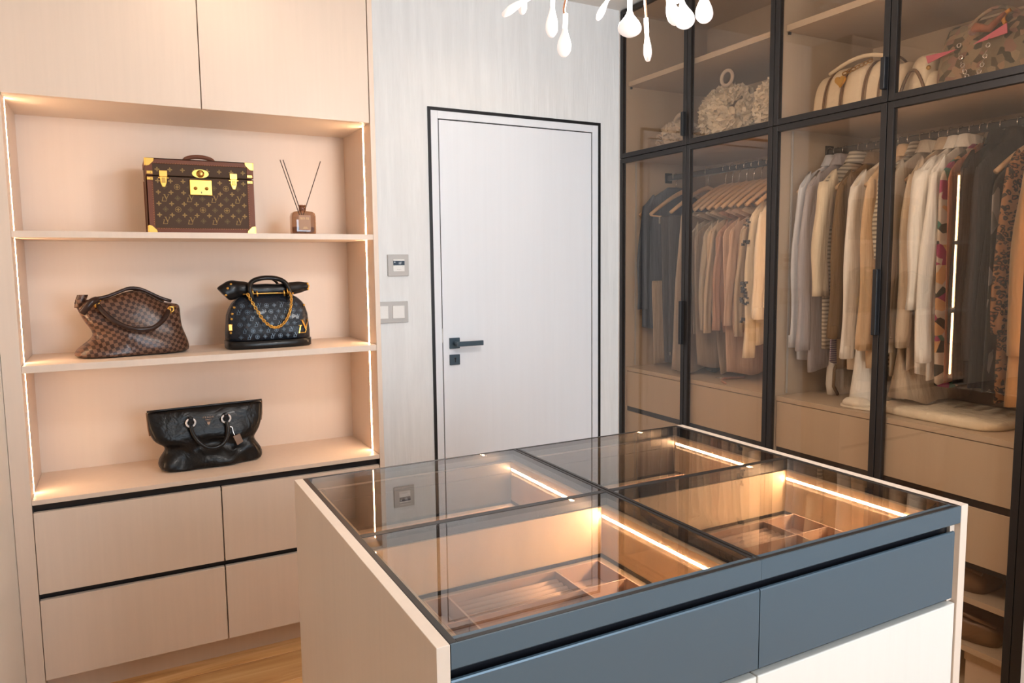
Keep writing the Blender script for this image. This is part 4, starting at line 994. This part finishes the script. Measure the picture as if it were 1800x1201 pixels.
# black tote -----------------------------------------------------
tt = thing('black_tote', 'black leather tote with silver rings on the lowest niche shelf', 'handbag', (.266, 2.895, zn0+.0005), .10)
TL = [(0, -.150, .165, .060), (.006, -.168, .175, .072), (.022, -.172, .180, .074), (.045, -.166, .176, .066), (.066, -.150, .160, .052), (.082, -.146, .152, .042), (.092, -.160, .158, .044), (.104, -.178, .166, .050), (.122, -.190, .176, .048), (.150, -.196, .184, .040), (.180, -.199, .188, .030), (.205, -.200, .189, .018), (.2150, -.199, .188, .008)]
rings = []
for z, l, r, hd in TL:
    rg = []; c = (l+r)/2; hw = (r-l)/2
    for j in range(64):
        a = 2*pi*j/64; ca, sa = cos(a), sin(a); p = .32 if z > .1 else .5
        x = c+hw*math.copysign(abs(ca)**p, ca); y = hd*math.copysign(abs(sa)**.7, sa)
        k = 1 if z < .1 else .25
        dy = k*(.012*sin(x*30+z*50)+.007*sin(x*55-z*90))*abs(sa)
        dn = .022*math.exp(-((x+.085)**2/.0016+(z-.062)**2/.0006))
        y += (-dy if sa < 0 else dy) + (dn if sa < 0 else 0)
        rg.append((x, y, z+(.003*sin(x*22) if 0 < z < .1 else 0)))
    rings.append(rg)
obj('body', MB().rings(rings), leather('black_nappa', (.006, .0055, .0055), .34, .55, 26, .08), tt, world=False, smooth=True, sub=1)
obj('top_binding', MB().tube([(x, -.006, .2155) for x in [-.199+.387*k/10 for k in range(11)]], .0038, 8), bk, tt, world=False, smooth=True)
for s, zz_ in ((-.1985, .13), (.1875, .14)): obj('side_binding', MB().tube([(s*.975, -.004, zz_), (s*.995, -.004, .165), (s*1.004, -.003, .212)], .0028, 8), brown_l, tt, world=False, smooth=True)
for x in (-.068, .050):
    obj('silver_ring', MB().tube([(x+.0145*cos(2*pi*k/24), -.048-.002*sin(2*pi*k/24), .168+.0145*sin(2*pi*k/24)) for k in range(24)], .0036, 10, closed=True), silver, tt, world=False, smooth=True)
    obj('handle_tab', MB().box(x-.008, x+.008, -.056, -.036, .163, .188), bk, tt, world=False, bevel=.003)
obj('handle', MB().tube(spl([(-.068, -.052, .158), (-.066, -.060, .135), (-.052, -.072, .105), (-.028, -.082, .082), (0.00, -.086, .076), (.026, -.082, .084), (.044, -.074, .105), (.052, -.062, .135), (.050, -.052, .158)]), .0066, 12), bk, tt, world=False, smooth=True)
obj('luggage_tag', MB().poly([(.066, -.066, .104), (.090, -.064, .112), (.100, -.070, .082), (.078, -.074, .072)], (0, -1, 0), .004), brown_l, tt, world=False, bevel=.001)
obj('tag_loop', MB().tube(spl([(.054, -.06, .140), (.066, -.062, .136), (.068, -.065, .120), (.072, -.068, .108)]), .0022, 6), chrome, tt, world=False, smooth=True)
def text_mesh(name, body, size, m, par, loc, depth=.0005):
    cu = bpy.data.curves.new(name, 'FONT'); cu.body = body; cu.size = size; cu.align_x = 'CENTER'; cu.extrude = depth; cu.resolution_u = 2; cu.space_character = 1.2
    to = bpy.data.objects.new(name, cu); COL.objects.link(to); bpy.context.view_layer.update()
    me = bpy.data.meshes.new_from_object(to.evaluated_get(bpy.context.evaluated_depsgraph_get())); bpy.data.objects.remove(to); bpy.data.curves.remove(cu)
    me.materials.clear(); me.materials.append(m); o = bpy.data.objects.new(name, me); COL.objects.link(o); o.parent = par; o.location = loc; o.rotation_euler = (pi/2, 0, 0); return o
text_mesh('lettering', 'PRADA', .0105, chrome, tt, (-.008, -.0405, .176))
em = MB().box(-.020, .004, -.042, -.040, .1705, .1718).box(-.016, .000, -.042, -.040, .1655, .1668)
em.poly([(-.014, -.040, .163), (-.002, -.040, .163), (-.004, -.040, .155), (-.008, -.040, .150), (-.012, -.040, .155)], (0, -1, 0), .0015)
obj('crest', em, chrome, tt, world=False)

# ------------------------------------------------------------------ chandelier
fro = bpy.data.materials.new('frosted_lit_glass'); fro.use_nodes = True; nt = fro.node_tree; b = nt.nodes['Principled BSDF']
b.inputs['Base Color'].default_value = (.66, .60, .58, 1); b.inputs['Roughness'].default_value = .35; b.inputs['Emission Color'].default_value = (1, .90, .84, 1); b.inputs['Emission Strength'].default_value = .50
neckm = emit('lit_bulb_neck', (1, .90, .80), 5)
cc = thing('chandelier', 'branching rose copper chandelier with frosted leaf-shaped bulbs over the island', 'chandelier', (.98, 1.33, 2.15))
obj('canopy', MB().lathe([(.001, CE-2.15), (.06, CE-2.15), (.06, CE-2.15-.02), (.008, CE-2.15-.028), (.001, CE-2.15-.028)], (0, 0, 0), 28), copper, cc, world=False, smooth=True)
obj('stem', MB().tube([(0, 0, CE-2.15-.02), (0, 0, 0)], .005, 10), copper, cc, world=False, smooth=True)
obj('hub', MB().ball((0, 0, 0), .022, 12), copper, cc, world=False, smooth=True)
BL = [((.803, 1.30, 1.871), (.798, 1.30, 1.792), .0257, .011, 1.0), ((.846, 1.42, 1.958), (.841, 1.42, 1.866), .0241, .012, 1.0),
 ((.899, 1.22, 1.892), (.899, 1.22, 1.822), .0430, .020, 1.5), ((1.0, 1.30, 1.891), (1.006, 1.30, 1.808), .0154, .03, 1.0),
 ((.967, 1.20, 1.926), (.999, 1.20, 1.853), .026, .014, 1.0), ((1.141, 1.36, 1.995), (1.159, 1.36, 1.910), .0431, .018, 1.4),
 ((1.121, 1.26, 1.976), (1.123, 1.26, 1.890), .0347, .014, 1.0), ((1.020, 1.45, 2.000), (.979, 1.45, 1.931), .0145, .03, .9),
 ((.762, 1.35, 1.921), (.690, 1.35, 1.871), .0125, .03, .8), ((.825, 1.50, 1.995), (.813, 1.50, 1.933), .0175, .03, .9), ((1.247, 1.50, 2.10), (1.239, 1.50, 2.018), .042, .015, 1.3)]
HUB = Vector((.98, 1.33, 2.15))
pl = bpy.data.lights.new('chandelier_light', 'POINT'); pl.energy = 27; pl.color = (1, .955, .91); pl.shadow_soft_size = .09
po = bpy.data.objects.new('chandelier_light', pl); COL.objects.link(po); po.location = (.97, 1.33, 1.96)
for i, (nk, tp, w, th, shp) in enumerate(BL):
    nk, tp = Vector(nk), Vector(tp); ax = (tp-nk).normalized(); L = (tp-nk).length
    vw = Vector((.48, .876, 0)); sd = (vw.cross(ax)).normalized(); dp = ax.cross(sd)
    prof = [(0, .16), (.18, .17), (.32, .26), (.45, .52), (.58, .82), (.70, .98), (.80, 1.0), (.89, .86), (.96, .55), (1, .08)] if shp <= 1 else [(0, .10), (.2, .12), (.38, .25), (.52, .62), (.64, .92), (.75, 1.0), (.86, .93), (.95, .62), (1, .10)]
    rings = []
    for u, r in prof:
        a = max(r*w*.56, .0042); c_ = max(min(r*th/2+.002, a*1.2 if th < .025 else .02), .0038)
        rings.append([tuple(nk+ax*L*u+sd*a*cos(2*pi*j/20)+dp*c_*sin(2*pi*j/20)-HUB) for j in range(20)])
    ext = nk-ax*.035
    br = MB().tube([tuple(v-HUB) for v in spl([HUB, (HUB*.45+ext*.55)+Vector((0, 0, .05)), ext, nk], 6)], .0026, 8)
    bo = obj('branch', br, copper, cc, world=False, smooth=True)
    bu = obj('bulb', MB().rings(rings), fro, bo, world=False, smooth=True, sub=1)
    obj('bulb_neck', MB().tube([tuple(nk-ax*.004-HUB), tuple(nk+ax*L*.30-HUB)], .0048, 12), neckm, bo, world=False, smooth=True)
